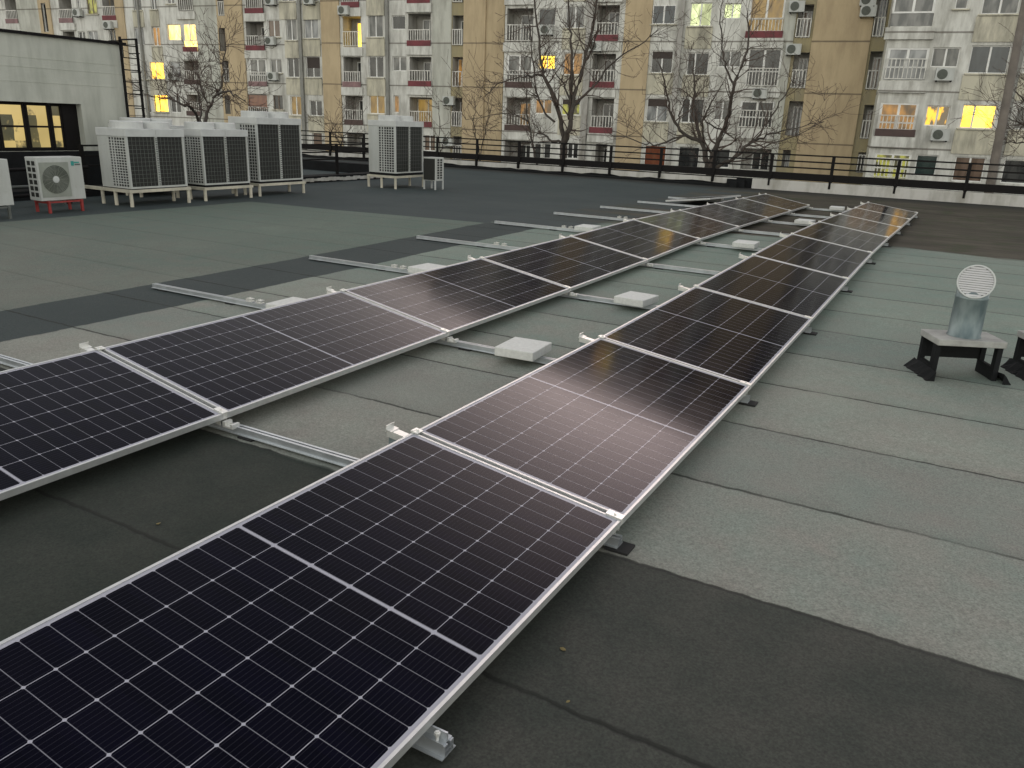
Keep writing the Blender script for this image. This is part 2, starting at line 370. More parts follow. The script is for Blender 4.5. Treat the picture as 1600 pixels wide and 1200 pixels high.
# rails under the rows
def rail_mb(x0, x1):
    m = MB(); w = 0.021; n = 1
    m.box(x0, x1, -w, w, 0.008, 0.012); m.box(x0, x1, -w, -w+0.003, 0.012, 0.046); m.box(x0, x1, w-0.003, w, 0.012, 0.046)
    m.box(x0, x1, -w+0.003, -0.006, 0.041, 0.046); m.box(x0, x1, 0.006, w-0.003, 0.041, 0.046)
    m.box(x0, x1, -w-0.012, -w, 0.008, 0.011); m.box(x0, x1, w, w+0.012, 0.008, 0.011)
    m.box(x0, x1, -w+0.003, w-0.003, 0.026, 0.028)
    return m
protoR = None; RX0, RX1 = -5.66, 0.005
for i in range(-1, 9):
    Y = i*P-0.02
    lab = 'long aluminium rail across the roof under both panel rows, %s from near' % ORD[i+1]
    if protoR is None:
        protoR = rl = thing('mounting_rail', lab, 'rail', group='rails across the roof under the panels')
        rail_mb(RX0, RX1).build('rail_profile', M['alu_rail'], rl)
        for x in (RX1-0.0, -1.25, -2.1, -3.4, -4.6, RX0+0.15):
            q = MB(); q.box(x-0.05, x+0.05, -0.045, 0.045, -0.02, 0.007); q.build('rubber_pad', M['rubber'], rl)
    else: rl = dup(protoR, label=lab)
    za = (g(Y)+g(Y, -5))/2 + 0.004
    rl.location = (0, Y, za)
# short rail offcut under the nearest panel
sr = thing('rail_stub', 'short aluminium rail end poking out from under the nearest panel', 'rail', (0, -1.33, g(-1.3)+0.012))
s = rail_mb(-0.42, 0.05); s.box(-0.42, 0.045, -0.021, 0.021, 0.046, 0.05); s.box(-0.42, 0.045, -0.003, 0.003, 0.05, 0.075); s.build('rail_profile', M['alu_rail'], sr)
q = MB(); q.tube([(0.02, -0.012, 0.045), (0.02, -0.012, 0.078)], 0.005, 8); q.tube([(0.02, -0.012, 0.066), (0.02, -0.012, 0.074)], 0.009, 6); q.build('bolt', M['clamp'], sr)

# supports: sloping strut, rear leg, front clamp
def make_support(row, label):
    rr = ROWS[row]; t = thing('panel_support', label, 'bracket', group='brackets holding up the panels')
    tilt = math.atan2(rr['dz'], rr['W']); A = Matrix.Translation((0, 0, 0.115)) @ Matrix.Rotation(tilt, 4, 'Y')
    ext = 1.19
    m = MB(); m.box(-ext, -0.01, -0.022, 0.022, -0.040, -0.036, M=A); m.box(-ext, -0.01, -0.022, -0.019, -0.070, -0.040, M=A); m.box(-ext, -0.01, 0.019, 0.022, -0.070, -0.040, M=A)
    m.box(-ext-0.003, -ext, -0.03, 0.03, -0.045, -0.012, M=A); m.box(-ext, -ext+0.03, -0.03, 0.03, -0.036, -0.033, M=A)
    m.build('strut', M['clamp'], t)
    e = A @ Vector((-ext+0.03, 0, -0.07))
    m = MB(); m.box(e.x-0.02, e.x+0.02, -0.018, 0.018, 0.045, e.z+0.02); m.build('rear_leg', M['galv'], t)
    m = MB(); m.box(-1.056, -1.046, -0.02, 0.02, -0.036, 0.012, M=A); m.box(-1.06, -1.02, -0.022, 0.022, 0.004, 0.010, M=A); m.tube([A @ Vector((-1.035, 0, 0.0)), A @ Vector((-1.035, 0, 0.018))], 0.007, 8)
    m.build('end_clamp', M['clamp'], t)
    m = MB(); m.box(-0.02, 0.0, -0.013, 0.013, -0.03, 0.004, M=A); m.box(-0.07, 0.002, -0.02, 0.02, 0.003, 0.008, M=A); m.tube([A @ Vector((-0.035, 0, 0.004)), A @ Vector((-0.035, 0, 0.014))], 0.006, 8)
    m.build('end_clamp', M['clamp'], t)
    if row == 'R': return t
    m = MB(); m.box(0.0, 0.075, -0.025, 0.025, 0.047, 0.056); m.box(0.0, 0.02, -0.025, 0.025, 0.056, 0.078); m.box(0.058, 0.075, -0.025, 0.025, 0.056, 0.072); m.tube([(0.038, 0, 0.055), (0.038, 0, 0.074)], 0.008, 6)
    m.build('rail_clamp', M['clamp'], t)
    return t
for row, side in (('R', 'right-hand'), ('L', 'left-hand')):
    pr = None
    for i in range(0, 9):
        lab = 'aluminium bracket holding the %s row on its rail, %s joint from the near end' % (side, ORD[i])
        if i == 8: lab = 'aluminium bracket at the far end of the %s row' % side
        if pr is None: t = pr = make_support(row, lab)
        else: t = dup(pr, label=lab)
        t.location = (ROWS[row]['X'], ROWS[row]['Y']+i*P+(0 if i < 8 else -0.02), zi(row, i))

# ballast blocks on the rails
bl = [(-1.62, 1, 'pale concrete ballast block on the rail between the rows, nearest and largest of them', 4),
      (-1.58, 2, 'pale concrete ballast block between the rows, second from the near end', -5),
      (-1.62, 4, 'pale concrete ballast block between the rows, third from the near end', 2),
      (-1.60, 6, 'pale concrete ballast block between the rows, fourth from the near end', -3),
      (-1.66, 8, 'farthest pale concrete ballast block between the rows', 3),
      (-3.86, 1, 'pale ballast block half hidden behind the left-hand row, nearest of them', 3),
      (-3.96, 2, 'pale ballast block on the rail left of the left-hand row, second from the near end', -4),
      (-4.02, 4, 'pale ballast block on the rail left of the left-hand row, third from the near end', 2),
      (-4.45, 8, 'farthest pale ballast block left of the left-hand row, by the loose panel', 4)]
for (X, i, lab, a) in bl:
    Y = i*P-0.02; m = MB(); m.box(-0.15, 0.15, -0.17, 0.17, 0, 0.065)
    o = m.build('ballast_block', M['concrete'], bevel=0.006); o.location = (X, Y, g(Y)+0.052); o.rotation_euler = (0, 0, R(a))
    tag(o, lab, 'ballast block', 'concrete ballast blocks on the rails')
# clamps left on the rails
for n_, i in enumerate((1, 2, 3, 4, 5)):
    Y = i*P-0.02; m = MB()
    for k, dx in enumerate((0, 0.12)):
        m.box(dx-0.03, dx+0.03, -0.022, 0.022, 0, 0.008); m.box(dx-0.03, dx-0.022, -0.022, 0.022, 0.008, 0.03); m.box(dx-0.005, dx+0.03, -0.022, 0.022, 0.022, 0.03); m.tube([(dx, 0, 0), (dx, 0, 0.038)], 0.007, 6)
    o = m.build('loose_clamp', M['clamp']); o.location = (-4.42+0.05*(i % 2), Y, g(Y)+0.051)
    tag(o, 'bright loose clamps on the bare left end of the %s rail from near' % ORD[i+1], 'clamp', 'loose clamps on the rail ends')
# loose panel lying past the left row
lp = dup(protoP, label='loose solar panel propped edge-on behind the far end of the left-hand row', group='solar panels in the two rows')
a = at(1075, 322, 2, 0.02); lp.location = (-4.05, 15.0, 0.20); lp.rotation_euler = (R(-1), R(-7), R(-4))

# ------------------------------------------------------------------ rooftop air conditioning
def vrf_unit(name, label, X, Y, z0, hgt, wid=1.14, dep=0.78, leg=0.22, frame_ext=0.0, rusty=False):
    # front coil faces +X; side grille faces -Y ; origin at near/front corner on the roof
    t = thing(name, label, 'air conditioner', (X, Y, 0), 0, 'large rooftop air conditioning units')
    z1 = z0+hgt
    b = MB(); b.box(-dep, -0.03, 0.03, wid-0.0, z0, z1); b.box(-dep, -dep*0.62, -0.0, 0.03, z0, z1)
    b.box(-0.05, 0, 0, 0.03, z0, z1); b.box(-dep*0.62, -0.05, 0, 0.03, z0, z0+0.03); b.box(-dep*0.62, -0.05, 0, 0.03, z1-0.02, z1)
    b.box(-0.03, 0, 0.03, wid, z0, z0+0.03); b.box(-0.03, 0, wid-0.04, wid, z0+0.03, z1); b.box(-0.03, 0.002, wid/2-0.025, wid/2+0.025, z0+0.03, z1)
    b.build('casing', M['white_metal'], t)
    c = MB(); c.box(-0.03, -0.02, 0.03, wid/2-0.025, z0+0.03, z1); c.box(-0.03, -0.02, wid/2+0.025, wid-0.04, z0+0.03, z1); c.box(-dep*0.62, -0.05, 0.018, 0.03, z0+0.03, z1-0.02)
    c.build('coil', M['coil'], t)
    gm = MB(); n = 12
    for (ya, yb) in ((0.03, wid/2-0.025), (wid/2+0.025, wid-0.04)):
        for k in range(1, 7):
            y = lerp(ya, yb, k/7); gm.box(-0.008, -0.004, y-0.003, y+0.003, z0+0.03, z1)
        for k in range(1, n):
            z = lerp(z0+0.03, z1, k/n); gm.box(-0.004, -0.001, ya, yb, z-0.003, z+0.003)
    gm.build('wire_guard', M['wire'], t)
    s = MB(); x0, x1 = -dep*0.62, -0.05
    for k in range(0, 7):
        x = lerp(x0, x1, k/6); wd = 0.016 if k != 2 and k != 1 else 0.032; s.box(x-wd/2, x+wd/2, 0.003, 0.010, z0+0.03, z1-0.02)
    for k in range(1, 18):
        z = lerp(z0+0.03, z1-0.02, k/18); s.box(x0, x1, 0.0, 0.006, z-0.008, z+0.008)
    s.build('side_grille', M['white_metal'], t)
    st = MB(); n = 8
    for z in [lerp(z0+0.05, z1-0.03, k/26) for k in range(27)]: st.box(-0.001, 0.006, wid/2-0.018, wid/2+0.018, z-0.012, z+0.006)
    st.build('centre_strip', M['wire'], t)
    h = MB(); h.box(-dep-0.01, 0.012, -0.012, wid/2-0.002, z1, z1+0.13); h.box(-dep-0.01, 0.012, wid/2+0.002, wid+0.012, z1, z1+0.13)
    h.build('top_hood', M['cap_metal'], t, bevel=0.006)
    for k in (0, 1):
        f = MB(); cy = wid*(0.27+0.46*k)
        Mx = Matrix.Translation((-dep*0.5, cy, z1+0.13))
        prof = []
        f.lathe([(0.27, 0), (0.27, 0.11), (0.255, 0.12), (0.24, 0.11), (0.24, 0.02)], 24, Mx, cap=False)
        fo = f.build('fan_shroud', M['cap_metal'], t, smooth=False)
        f2 = MB(); f2.lathe([(0.239, 0.02), (0.05, 0.02)], 24, Mx, cap=True)
        for q in range(3): f2.lathe([(0.08+0.06*q, 0.098), (0.086+0.06*q, 0.098)], 24, Mx, cap=False)
        f2.build('fan', M['coil'], fo)
    # stand
    s = MB(); s.box(-dep-0.02-frame_ext, 0.04, -0.06, 0.01, leg, leg+0.05); s.box(-dep-0.02-frame_ext, 0.04, wid-0.03, wid+0.04, leg, leg+0.05)
    s.box(-0.03, 0.04, 0.01, wid-0.03, leg, leg+0.05); s.box(-dep-0.02, -dep+0.05, 0.01, wid-0.03, leg, leg+0.05)
    s.build('stand', M['cream_paint'], t)
    for (x, y) in ((0.0, -0.02), (0.0, wid), (-0.42, -0.02), (-0.42, wid), (-dep, -0.02)):
        l = MB(); l.tube([(x, y, -0.01), (x, y, leg)], [0.032, 0.03], 12); l.build('leg', M['cream_paint'], t)
    if z0 > leg+0.06:
        s = MB(); s.box(-dep, 0, 0.02, wid-0.02, leg+0.05, z0); s.build('base_tray', M['bitumen'], t)
    return t
vrf_unit('rooftop_air_conditioner', 'large white air conditioner on cream legs, nearest of the three in a line', -11.6, 6.20, 0.30, 0.86, wid=1.16, leg=0.235, frame_ext=0.7)
vrf_unit('rooftop_air_conditioner', 'large white air conditioner in the middle of the line of three', -11.65, 7.80, 0.29, 0.88, wid=1.10, leg=0.20)
vrf_unit('rooftop_air_conditioner', 'tall white air conditioner, last in the line of three and standing highest', -11.75, 9.25, 0.29, 1.12, wid=1.24, leg=0.20)
vrf_unit('rooftop_air_conditioner', 'tall white air conditioner standing alone by the railing', -11.2, 13.05, 0.36, 1.08, wid=1.12, dep=0.82, leg=0.25)
vrf_unit('rooftop_air_conditioner', 'large white air conditioner hidden behind the nearest big unit, only its top showing', -12.95, 7.38, 0.30, 0.90, wid=1.1, leg=0.22)

def split_unit(label, loc, rz, stand_mat, leg=0.17, w=0.72, h=0.66, d=0.30, logo=False, fan=True):
    # front faces local -Y, width along X; side grille at local -X end
    t = thing('small_air_conditioner', label, 'air conditioner', loc, rz, 'small outdoor air conditioner units on the roof')
    z0 = leg+0.02
    b = MB(); b.box(0, w, 0, d, z0, z0+h); b.build('casing', M['white_metal'], t, bevel=0.01)
    cx, cz, rr = w*0.36, z0+h*0.49, 0.215
    if not fan:
        p_ = MB(); p_.box(0.015, w-0.015, d+0.001, d+0.008, z0+0.02, z0+h-0.03); p_.build('dark_panel', M['coil'], t)
        s = MB()
        for r_ in range(8):
            for c_ in range(2): s.box(-0.004, -0.001, 0.08+c_*0.12, 0.08+c_*0.12+0.08, z0+0.05+r_*0.06, z0+0.05+r_*0.06+0.042)
        s.build('side_openings', M['coil'], t)
        for yy in (0.02, d-0.02):
            s = MB(); s.box(-0.0, 0.03, yy-0.015, yy+0.015, -0.01, z0); s.build('leg', stand_mat, t)
            s = MB(); s.box(w-0.03, w, yy-0.015, yy+0.015, -0.01, z0); s.build('leg', stand_mat, t)
        return t
    pl = MB(); pl.box(cx-0.235, cx+0.235, -0.008, -0.001, cz-0.27, cz+0.26); pl.build('fan_panel', M['grille'], t)
    f = MB(); Mx = Matrix.Translation((cx, -0.009, cz)) @ Matrix.Rotation(R(90), 4, 'X')
    f.lathe([(rr, 0), (rr, 0.004), (0.05, 0.006)], 32, Mx, cap=True); fo = f.build('fan_grille', M['fan_dark'], t)
    ring = MB()
    for q in range(9):
        ra = 0.06+q*0.019; ring.lathe([(ra, 0.006), (ra+0.003, 0.012), (ra+0.006, 0.006)], 32, Mx, cap=False)
    for q in range(16):
        an = q*math.pi/8; ring.tube([Mx @ Vector((0.05*math.cos(an), 0.05*math.sin(an), 0.012)), Mx @ Vector((rr*math.cos(an), rr*math.sin(an), 0.012))], 0.002, 4)
    ring.build('wire_rings', M['grille'], fo)
    hb = MB(); hb.lathe([(0.052, 0.006), (0.052, 0.014), (0.03, 0.02)], 24, Mx); hb.build('hub', M['cap_metal'], fo)
    s = MB()
    for r_ in range(6):
        for c_ in range(2):
            s.box(-0.004, -0.001, 0.05+c_*0.115, 0.05+c_*0.115+0.08, z0+0.06+r_*0.095, z0+0.06+r_*0.095+0.066)
    s.build('side_openings', M['coil'], t)
    bk = MB(); bk.box(0.04, w-0.04, d+0.001, d+0.006, z0+0.04, z0+h-0.04); bk.build('rear_coil', M['coil'], t)
    if logo:
        lg = MB(); lg.box(w*0.745, w*0.81, -0.006, -0.002, z0+h-0.135, z0+h-0.065); lg.box(w*0.82, w*0.93, -0.006, -0.002, z0+h-0.095, z0+h-0.075); lg.build('logo', M['teal'], t)
        lg = MB()
        for q in range(5): lg.box(w*(0.83+q*0.026), w*(0.83+q*0.026+0.016), -0.006, -0.002, z0+h-0.128, z0+h-0.106)
        lg.build('logo_lettering', M['ink'], t)
    for x in (0.10, w-0.10):
        s = MB(); s.box(x-0.02, x+0.02, -0.04, d+0.04, leg-0.02, leg+0.018); s.box(x-0.018, x+0.018, -0.035, 0.0, -0.01, leg-0.02); s.box(x-0.018, x+0.018, d, d+0.035, -0.01, leg-0.02); s.build('leg', stand_mat, t)
    s = MB(); s.box(0.12, w-0.12, -0.03, 0.0, leg-0.015, leg+0.01); s.box(0.12, w-0.12, d, d+0.03, leg-0.015, leg+0.01); s.build('cross_bar', stand_mat, t)
    return t
M['grille'] = simple('fan_grille_grey', (0.28, 0.30, 0.26), 0.5, 0, 0.15)
M['fan_dark'] = simple('fan_shadow_grey', (0.07, 0.08, 0.065), 0.5, 0, 0.3)
# front faces +X : local -Y -> +X  => rz=90deg ; local X -> +Y
split_unit('small white air conditioner with round fan on a red steel stand', (-11.6, 4.62, 0), R(90), M['red_paint'], logo=True, w=0.74)
split_unit('small white air conditioner cut off by the left edge of the photo', (-11.35, 3.28, 0), R(90), M['wire'], w=0.78)
split_unit('slim white air conditioner on tall grey legs beside the lone tall unit', (-10.42, 13.95, 0), R(180), M['cap_metal'], leg=0.19, h=0.55, w=0.36, d=0.36, fan=False)

# ------------------------------------------------------------------ roof vents
M['slab'] = simple('weathered_concrete', (0.36, 0.36, 0.34), 0.9, 0, 0.3, 9, 0.2)
def vent(label, X, Y, rz, full=True):
    t = thing('roof_vent', label, 'roof vent', (X, Y, g(Y, X)), rz, 'roof vents on the right')
    s = MB(); s.box(-0.235, 0.235, -0.15, 0.15, 0.245, 0.292); s.build('concrete_slab', M['slab'], t, bevel=0.006)
    for sx in (-1, 1):
        s = MB(); s.box(sx*0.195, sx*0.23, -0.12, -0.07, -0.01, 0.245); s.box(sx*0.20, sx*0.23, -0.07, 0.13, -0.01, 0.09); s.box(sx*0.195, sx*0.23, 0.09, 0.13, 0.09, 0.245)
        s.build('upright', M['bitumen'], t)
        k = MB(); n = 12; rows_ = []
        for j in range(n+1):
            yy = lerp(-0.20, 0.17, j/n); w1 = 0.03+0.02*random.random(); hh = 0.045+0.012*random.random()
            rows_.append([(sx*0.231, yy, hh+0.02), (sx*(0.236+w1*0.4), yy, hh*random.uniform(0.7, 1.0)), (sx*(0.24+w1*0.85), yy+random.uniform(-.01, .01), hh*0.35*random.random()+0.01), (sx*(0.25+w1*1.2), yy, -0.005)])
        for j in range(n):
            for q in range(3): k.quad(rows_[j][q], rows_[j+1][q], rows_[j+1][q+1], rows_[j][q+1])
        k.poly([rows_[0][q] for q in range(4)]+[(sx*0.231, -0.20, -0.005)])
        k.build('bitumen_flashing', M['bitumen'], t)
    s = MB(); s.box(-0.19, 0.19, 0.10, 0.12, 0.10, 0.243); s.build('rear_board', M['bitumen'], t)
    c = MB(); c.lathe([(0.112, 0.29), (0.112, 0.296), (0.106, 0.30), (0.104, 0.56), (0.108, 0.565), (0.108, 0.575), (0.104, 0.58), (0.104, 0.62)], 32); c.build('duct', M['galv'], t, smooth=True)
    A = Matrix.Translation((0.01, 0.02, 0.655)) @ Matrix.Rotation(R(-24), 4, 'Z') @ Matrix.Rotation(R(70), 4, 'X')
    e = MB(); e.lathe([(0.06, -0.10), (0.100, -0.06), (0.112, 0.02), (0.118, 0.095), (0.118, 0.11), (0.108, 0.11), (0.108, 0.09), (0.02, 0.09)], 32, A); cp = e.build('cowl', M['cap_metal'], t, smooth=False); bk = MB(); bk.lathe([(0.105, 0.0905), (0.105, 0.0925)], 32, A); bk.build('gap_shade_disc', M['coil'], cp)  # dark disc behind the louvres paints the shade in their gaps
    l = MB()
    for j in range(13):
        yy = -0.096+j*0.016; hw = math.sqrt(max(0, 0.107**2-yy*yy))
        Bx = A @ Matrix.Translation((0, yy, 0.101)) @ Matrix.Rotation(R(38), 4, 'X'); l.box(-hw, hw, -0.0068, 0.0068, -0.001, 0.001, M=Bx)
    l.build('louvres', M['vent_white'], cp)
    return t
M['vent_white'] = simple('bright_louvre', (0.74, 0.74, 0.76), 0.4, 0, 0.05)
sa = at(1443, 540, 2, 0.225); sb = at(1552, 552, 2, 0.225)
vent('galvanised roof vent with round white louvred cowl on a concrete slab', 1.115, 3.63, R(26))
vent('second roof vent mostly cut off by the right edge of the photo', 1.115+0.62, 3.63+0.42, R(26))

# ------------------------------------------------------------------ parapet, curb, railings
def stain_white():
    t = NT('stained_white_paint'); n = t.noise(2.2, 6, 0.65, stretch=(1, 1, 0.35)); n2 = t.noise(0.5, 3)
    c = t.mix(t.mapr(n, 0.45, 0.72, 0, 0.8), (0.52, 0.51, 0.48), (0.24, 0.23, 0.19)); c = t.mix(t.mapr(n2, 0.62, 0.75, 0, 0.5), c, (0.20, 0.19, 0.16))
    t.set(col=c, rough=0.8); return t.m
M['stain_white'] = stain_white()
pw = thing('parapet_wall', 'long low parapet with a white painted face and black capping at the far edge of the roof', 'parapet', (0, 22.8, 0))
def white_part(x0, x1, z0, z1, ragged):
    m = MB(); n = max(2, int((x1-x0)/0.35)); zs = [z0+(random.uniform(-0.02, 0.035) if ragged else random.uniform(-0.004, 0.006)) for _ in range(n+1)]
    for k in range(n):
        a = lerp(x0, x1, k/n); b = lerp(x0, x1, (k+1)/n)
        m.quad((a, -0.03, zs[k]), (b, -0.03, zs[k+1]), (b, -0.03, z1), (a, -0.03, z1))
        m.quad((a, 0.02, zs[k]), (a, -0.03, zs[k]), (b, -0.03, zs[k+1]), (b, 0.02, zs[k+1]))
    m.quad((x0, -0.03, z0), (x0, -0.03, z1), (x0, 0.02, z1), (x0, 0.02, z0)); return m
m = MB(); m.box(-34, 16, 0, 0.22, -0.3, 0.27); m.build('masonry', M['bitumen'], pw)
white_part(-34, -5.5, 0.09, 0.25, True).build('painted_face', M['stain_white'], pw)
m = MB(); m.box(-5.0, 16, -0.09, -0.002, -0.06, 0.275); m.build('painted_face', M['stain_white'], pw, bevel=0.01)
m = MB(); m.box(-34, 16, -0.05, 0.26, 0.30, 0.335); m.box(-34, 16, 0.0, 0.24, 0.335, 0.50); m.build('capping', M['black_paint'], pw)
m = MB(); m.box(-34, -5.6, -0.28, -0.035, -0.06, 0.05); m.build('bitumen_upturn', M['bitumen'], pw)
m = MB(); m.box(-5.75, -5.2, -0.2, -0.01, -0.05, 0.22); m.box(-5.6, -5.4, -0.35, -0.2, -0.05, 0.14); m.build('scupper', M['bitumen'], pw)
rl = thing('roof_railing', 'black steel railing with three bars along the far parapet', 'railing', (0, 22.86, 0))
m = MB()
for z in (0.66, 0.84, 1.02):
    mm = MB(); mm.box(-30, 12, -0.022, 0.022, z-0.021, z+0.021); mm.build('rail', M['black_paint'], rl)
for x in [-29+1.75*k for k in range(0, 24)]:
    mm = MB(); mm.box(x-0.045, x+0.045, -0.10, -0.06, 0.12, 1.04); mm.box(x-0.03, x+0.03, -0.16, -0.06, 0.10, 0.34); mm.build('post', M['black_paint'], rl)
# side curb behind the air conditioners
cb = thing('roof_curb', 'low black curb along the left side of the roof behind the air conditioners', 'curb', (-13.75, 9, 0))
m = MB(); m.box(-0.3, 0.18, -15, 6.6, -0.3, 0.16); m.build('bitumen_curb', M['bitumen'], cb)
m = MB(); n = 40; px = 0.185
for k in range(n):
    a = lerp(1.0, 6.5, k/n); b = lerp(1.0, 6.5, (k+1)/n); 
    m.box(0.181, 0.20, a, b, 0.02+0.03*random.random(), 0.10+0.03*random.random())
m.build('flaking_white_band', M['stain_white'], cb)
r2 = thing('side_railing', 'black steel railing along the left curb behind the air conditioners', 'railing', (-13.8, 9, 0))
for z in (0.55, 0.73, 0.92):
    mm = MB(); mm.box(-0.015, 0.015, -2.2, 6.6, z-0.016, z+0.016); mm.build('rail', M['black_paint'], r2)
for y in [-2.2, -0.4, 1.4, 3.2, 4.9, 6.6]:
    mm = MB(); mm.box(-0.03, 0.03, y-0.03, y+0.03, 0.1, 0.94); mm.build('post', M['black_paint'], r2)
# a lower bitumen-topped ledge and second white edge beyond the curb
m = MB(); m.box(-34, -14.3, 16.6, 17.0, -0.3, 0.28); o = m.build('roof_ledge', M['bitumen'])
tag(o, 'dark bitumen ledge left of the lone tall air conditioner', 'ledge')
# cable tray and pipes behind the small units
for k, (x, z, y0, y1, rad, mm_) in enumerate(((-12.6, 0.34, 2.0, 6.0, 0.022, 'wire'), (-12.7, 0.18, 2.0, 6.1, 0.03, 'black_paint'), (-12.75, 0.60, 2.0, 6.2, 0.03, 'black_paint'))):
    m = MB(); m.tube([(x, y0, z), (x+0.02, (y0+y1)/2, z-0.01), (x, y1, z)], rad, 8)
    for y in (y0+0.6, y1-0.4): m.box(x-0.02, x+0.02, y-0.02, y+0.02, -0.01, z)
    o = m.build('pipe', M[mm_]); tag(o, ['thin grey pipe on short posts behind the small air conditioners', 'low black pipe behind the small air conditioners', 'raised black pipe behind the small air conditioners, topmost'][k], 'pipe')

# ------------------------------------------------------------------ concrete building on the left
def wall_conc():
    t = NT('weathered_render'); n = t.noise(1.1, 6, 0.6); s = t.noise(1.6, 5, 0.65, stretch=(1, 1.0, 0.16), w=3)
    c = t.mix(t.mapr(n, 0.3, 0.7), (0.444, 0.462, 0.408), (0.552, 0.564, 0.504))
    c = t.mix(t.mapr(s, 0.50, 0.72, 0, 0.65), c, (0.27, 0.28, 0.24))
    t.set(col=c, rough=0.9); t.bump(t.noise(30, 4), 0.2); return t.m
M['wall_conc'] = wall_conc()
WX = -15.0
def wp(x, y): return at(x, y, 0, WX)
pR = wp(204, 130); top = wp(185, 66).z-0.05; yend = wp(196, 120).y
wl, wr = wp(-30, 200).y, wp(131, 200).y
zt, zb = wp(60, 160).z, wp(60, 236).z
cbd = thing('concrete_building', 'grey rendered concrete building with a dark-framed lit window band and black roof edge', 'building', (WX, yend, 0))
y0w, y1w = -9.0-yend, 0.0; wl -= yend; wr -= yend
m = MB()
gro = [zb, zt, top-0.62*(top-zt), top-0.45*(top-zt), top]
wl2 = -7.0
for (a, b, za, zbb) in ((y0w, y1w, zt, top), (wr, y1w, -0.3, zt), (y0w, wr, -0.3, zb)):
    m.box(-8, 0, a, b, za, zbb) if False else m.box(-0.35, 0, a, b, za, zbb)
m.box(-8, -0.35, -0.35, 0.0, -0.3, top); m.box(-8, -0.35, y0w, -0.35, top-0.3, top-0.1)
m.build('wall', M['wall_conc'], cbd)
m = MB()
for z in (lerp(zt, top, 0.30), lerp(zt, top, 0.52), lerp(zt, top, 0.66)): m.box(-0.0, 0.006, y0w, y1w, z, z+0.012)
m.build('string_course', M['wall_conc'], cbd)
m = MB(); m.box(-8.05, 0.06, y0w, 0.06, top, top+0.05); m.build('roof_edge', M['black_paint'], cbd)
m = MB(); m.box(-0.33, -0.02, y0w, wr, zb-0.09, zb); m.build('sill', M['bitumen'], cbd)
m = MB(); m.box(0.003, 0.03, y0w, wr+0.35, -0.1, zb-0.005); m.build('dark_plinth', M['bitumen'], cbd)
t_ = NT('office_light'); n_ = t_.noise(0.9, 2, 0.4, w=1)
_w = t_.n.new('ShaderNodeTexWhiteNoise'); _w.noise_dimensions = '2D'; _c = t_.n.new('ShaderNodeCombineXYZ')
t_.link(t_.math('FLOOR', t_.math('MULTIPLY', t_.math('ADD', t_.y, t_.math('MULTIPLY', t_.noise(3, 2), 0.08)), 4.3)), _c.inputs[0]); t_.link(t_.math('FLOOR', t_.math('MULTIPLY', t_.z, 2.1)), _c.inputs[1]); t_.t.links.new(_c.outputs[0], _w.inputs['Vector'])
st_ = t_.math('ADD', t_.math('MULTIPLY', _w.outputs[0], 0.5), t_.math('MULTIPLY', t_.noise(7.0, 4, 0.6), 0.5))
low = t_.mapr(t_.z, zb+0.05, zb+0.25)
c_ = t_.mix(t_.mapr(st_, 0.50, 0.60), (0.62, 0.46, 0.17), (0.07, 0.065, 0.035)); c_ = t_.mix(t_.mapr(n_, 0.4, 0.65, 0, 0.45), c_, (0.20, 0.16, 0.06))
t_.set(col=(0.02, 0.02, 0.02), rough=0.12, emit=c_, es=0.24); M['office'] = t_.m
wxs = [wp(x, 200).y-yend for x in (-32, 6, 50, 88, 108, 124)]
wn_ = [(0, 1), (1, 2), (2, 3), (3, 4)]
for k in range(len(wxs)-2):
    a, b = wxs[k]+0.03, wxs[k+1]-0.0
    f = MB(); ft = 0.035; x0_, x1_ = -0.24, -0.18
    f.box(x0_, x1_, a, a+ft, zb, zt); f.box(x0_, x1_, b-ft, b, zb, zt); f.box(x0_, x1_, a+ft, b-ft, zt-0.06, zt); f.box(x0_, x1_, a+ft, b-ft, zb, zb+0.06); zc = lerp(zb, zt, 0.50); f.box(x0_, x1_, a+ft, b-ft, zc-0.018, zc+0.018)
    fo = f.build('window', M['black_paint'], cbd); p_ = MB(); p_.box(x0_+0.02, x0_+0.03, a+ft, b-ft, zb+0.06, zt-0.06); p_.build('pane', M['office'], fo)
f = MB(); f.box(-0.26, -0.16, wxs[-2], wr, zb, zt); f.build('window_post', M['black_paint'], cbd)
f = MB(); f.box(-0.26, -0.25, y0w, wxs[0]+0.03, zb, zt); f.build('dark_blind', M['black_paint'], cbd)
# roof ladder at the corner
lp0 = wp(202, 186); lpt = wp(186, 62)
ld = thing('roof_ladder', 'rusty steel ladder fixed to the corner of the grey concrete building', 'ladder', (WX+0.1, yend-0.13, 0))
za_, zb2 = wp(205, 185).z-0.1, wp(188, 62).z+0.05
for k, yy in enumerate((0.02, 0.40)):
    m = MB(); m.box(-0.02, 0.02, yy-0.02, yy+0.02, za_, zb2); m.build('side_rail', M['rust'] if 'rust' in M else M['black_paint'], ld)
m = MB(); n = 7
for k in range(n): z = lerp(za_+0.12, zb2-0.16, k/(n-1)); 
for k in range(n):
    z = lerp(za_+0.12, zb2-0.16, k/(n-1)); mm = MB(); mm.tube([(0, 0.04, z), (0, 0.38, z)], 0.012, 6); mm.build('rung', M['black_paint'], ld)
m = MB(); m.box(-0.35, 0.02, 0.0, 0.02, zb2-0.1, zb2-0.07); m.build('wall_bracket', M['black_paint'], ld)
m = MB(); m.box(-0.5, 0.02, 0.38, 0.41, zb2-0.03, zb2); m.box(-0.5, -0.46, 0.38, 0.41, top-0.2, zb2-0.03); m.build('wall_bracket', M['black_paint'], ld)
for k in range(4): z = lerp(za_+0.3, zb2-0.3, k/3); m = MB(); m.box(-0.3, 0.02, 0.42, 0.445, z, z+0.02); m.build('wall_bracket', M['black_paint'], ld)

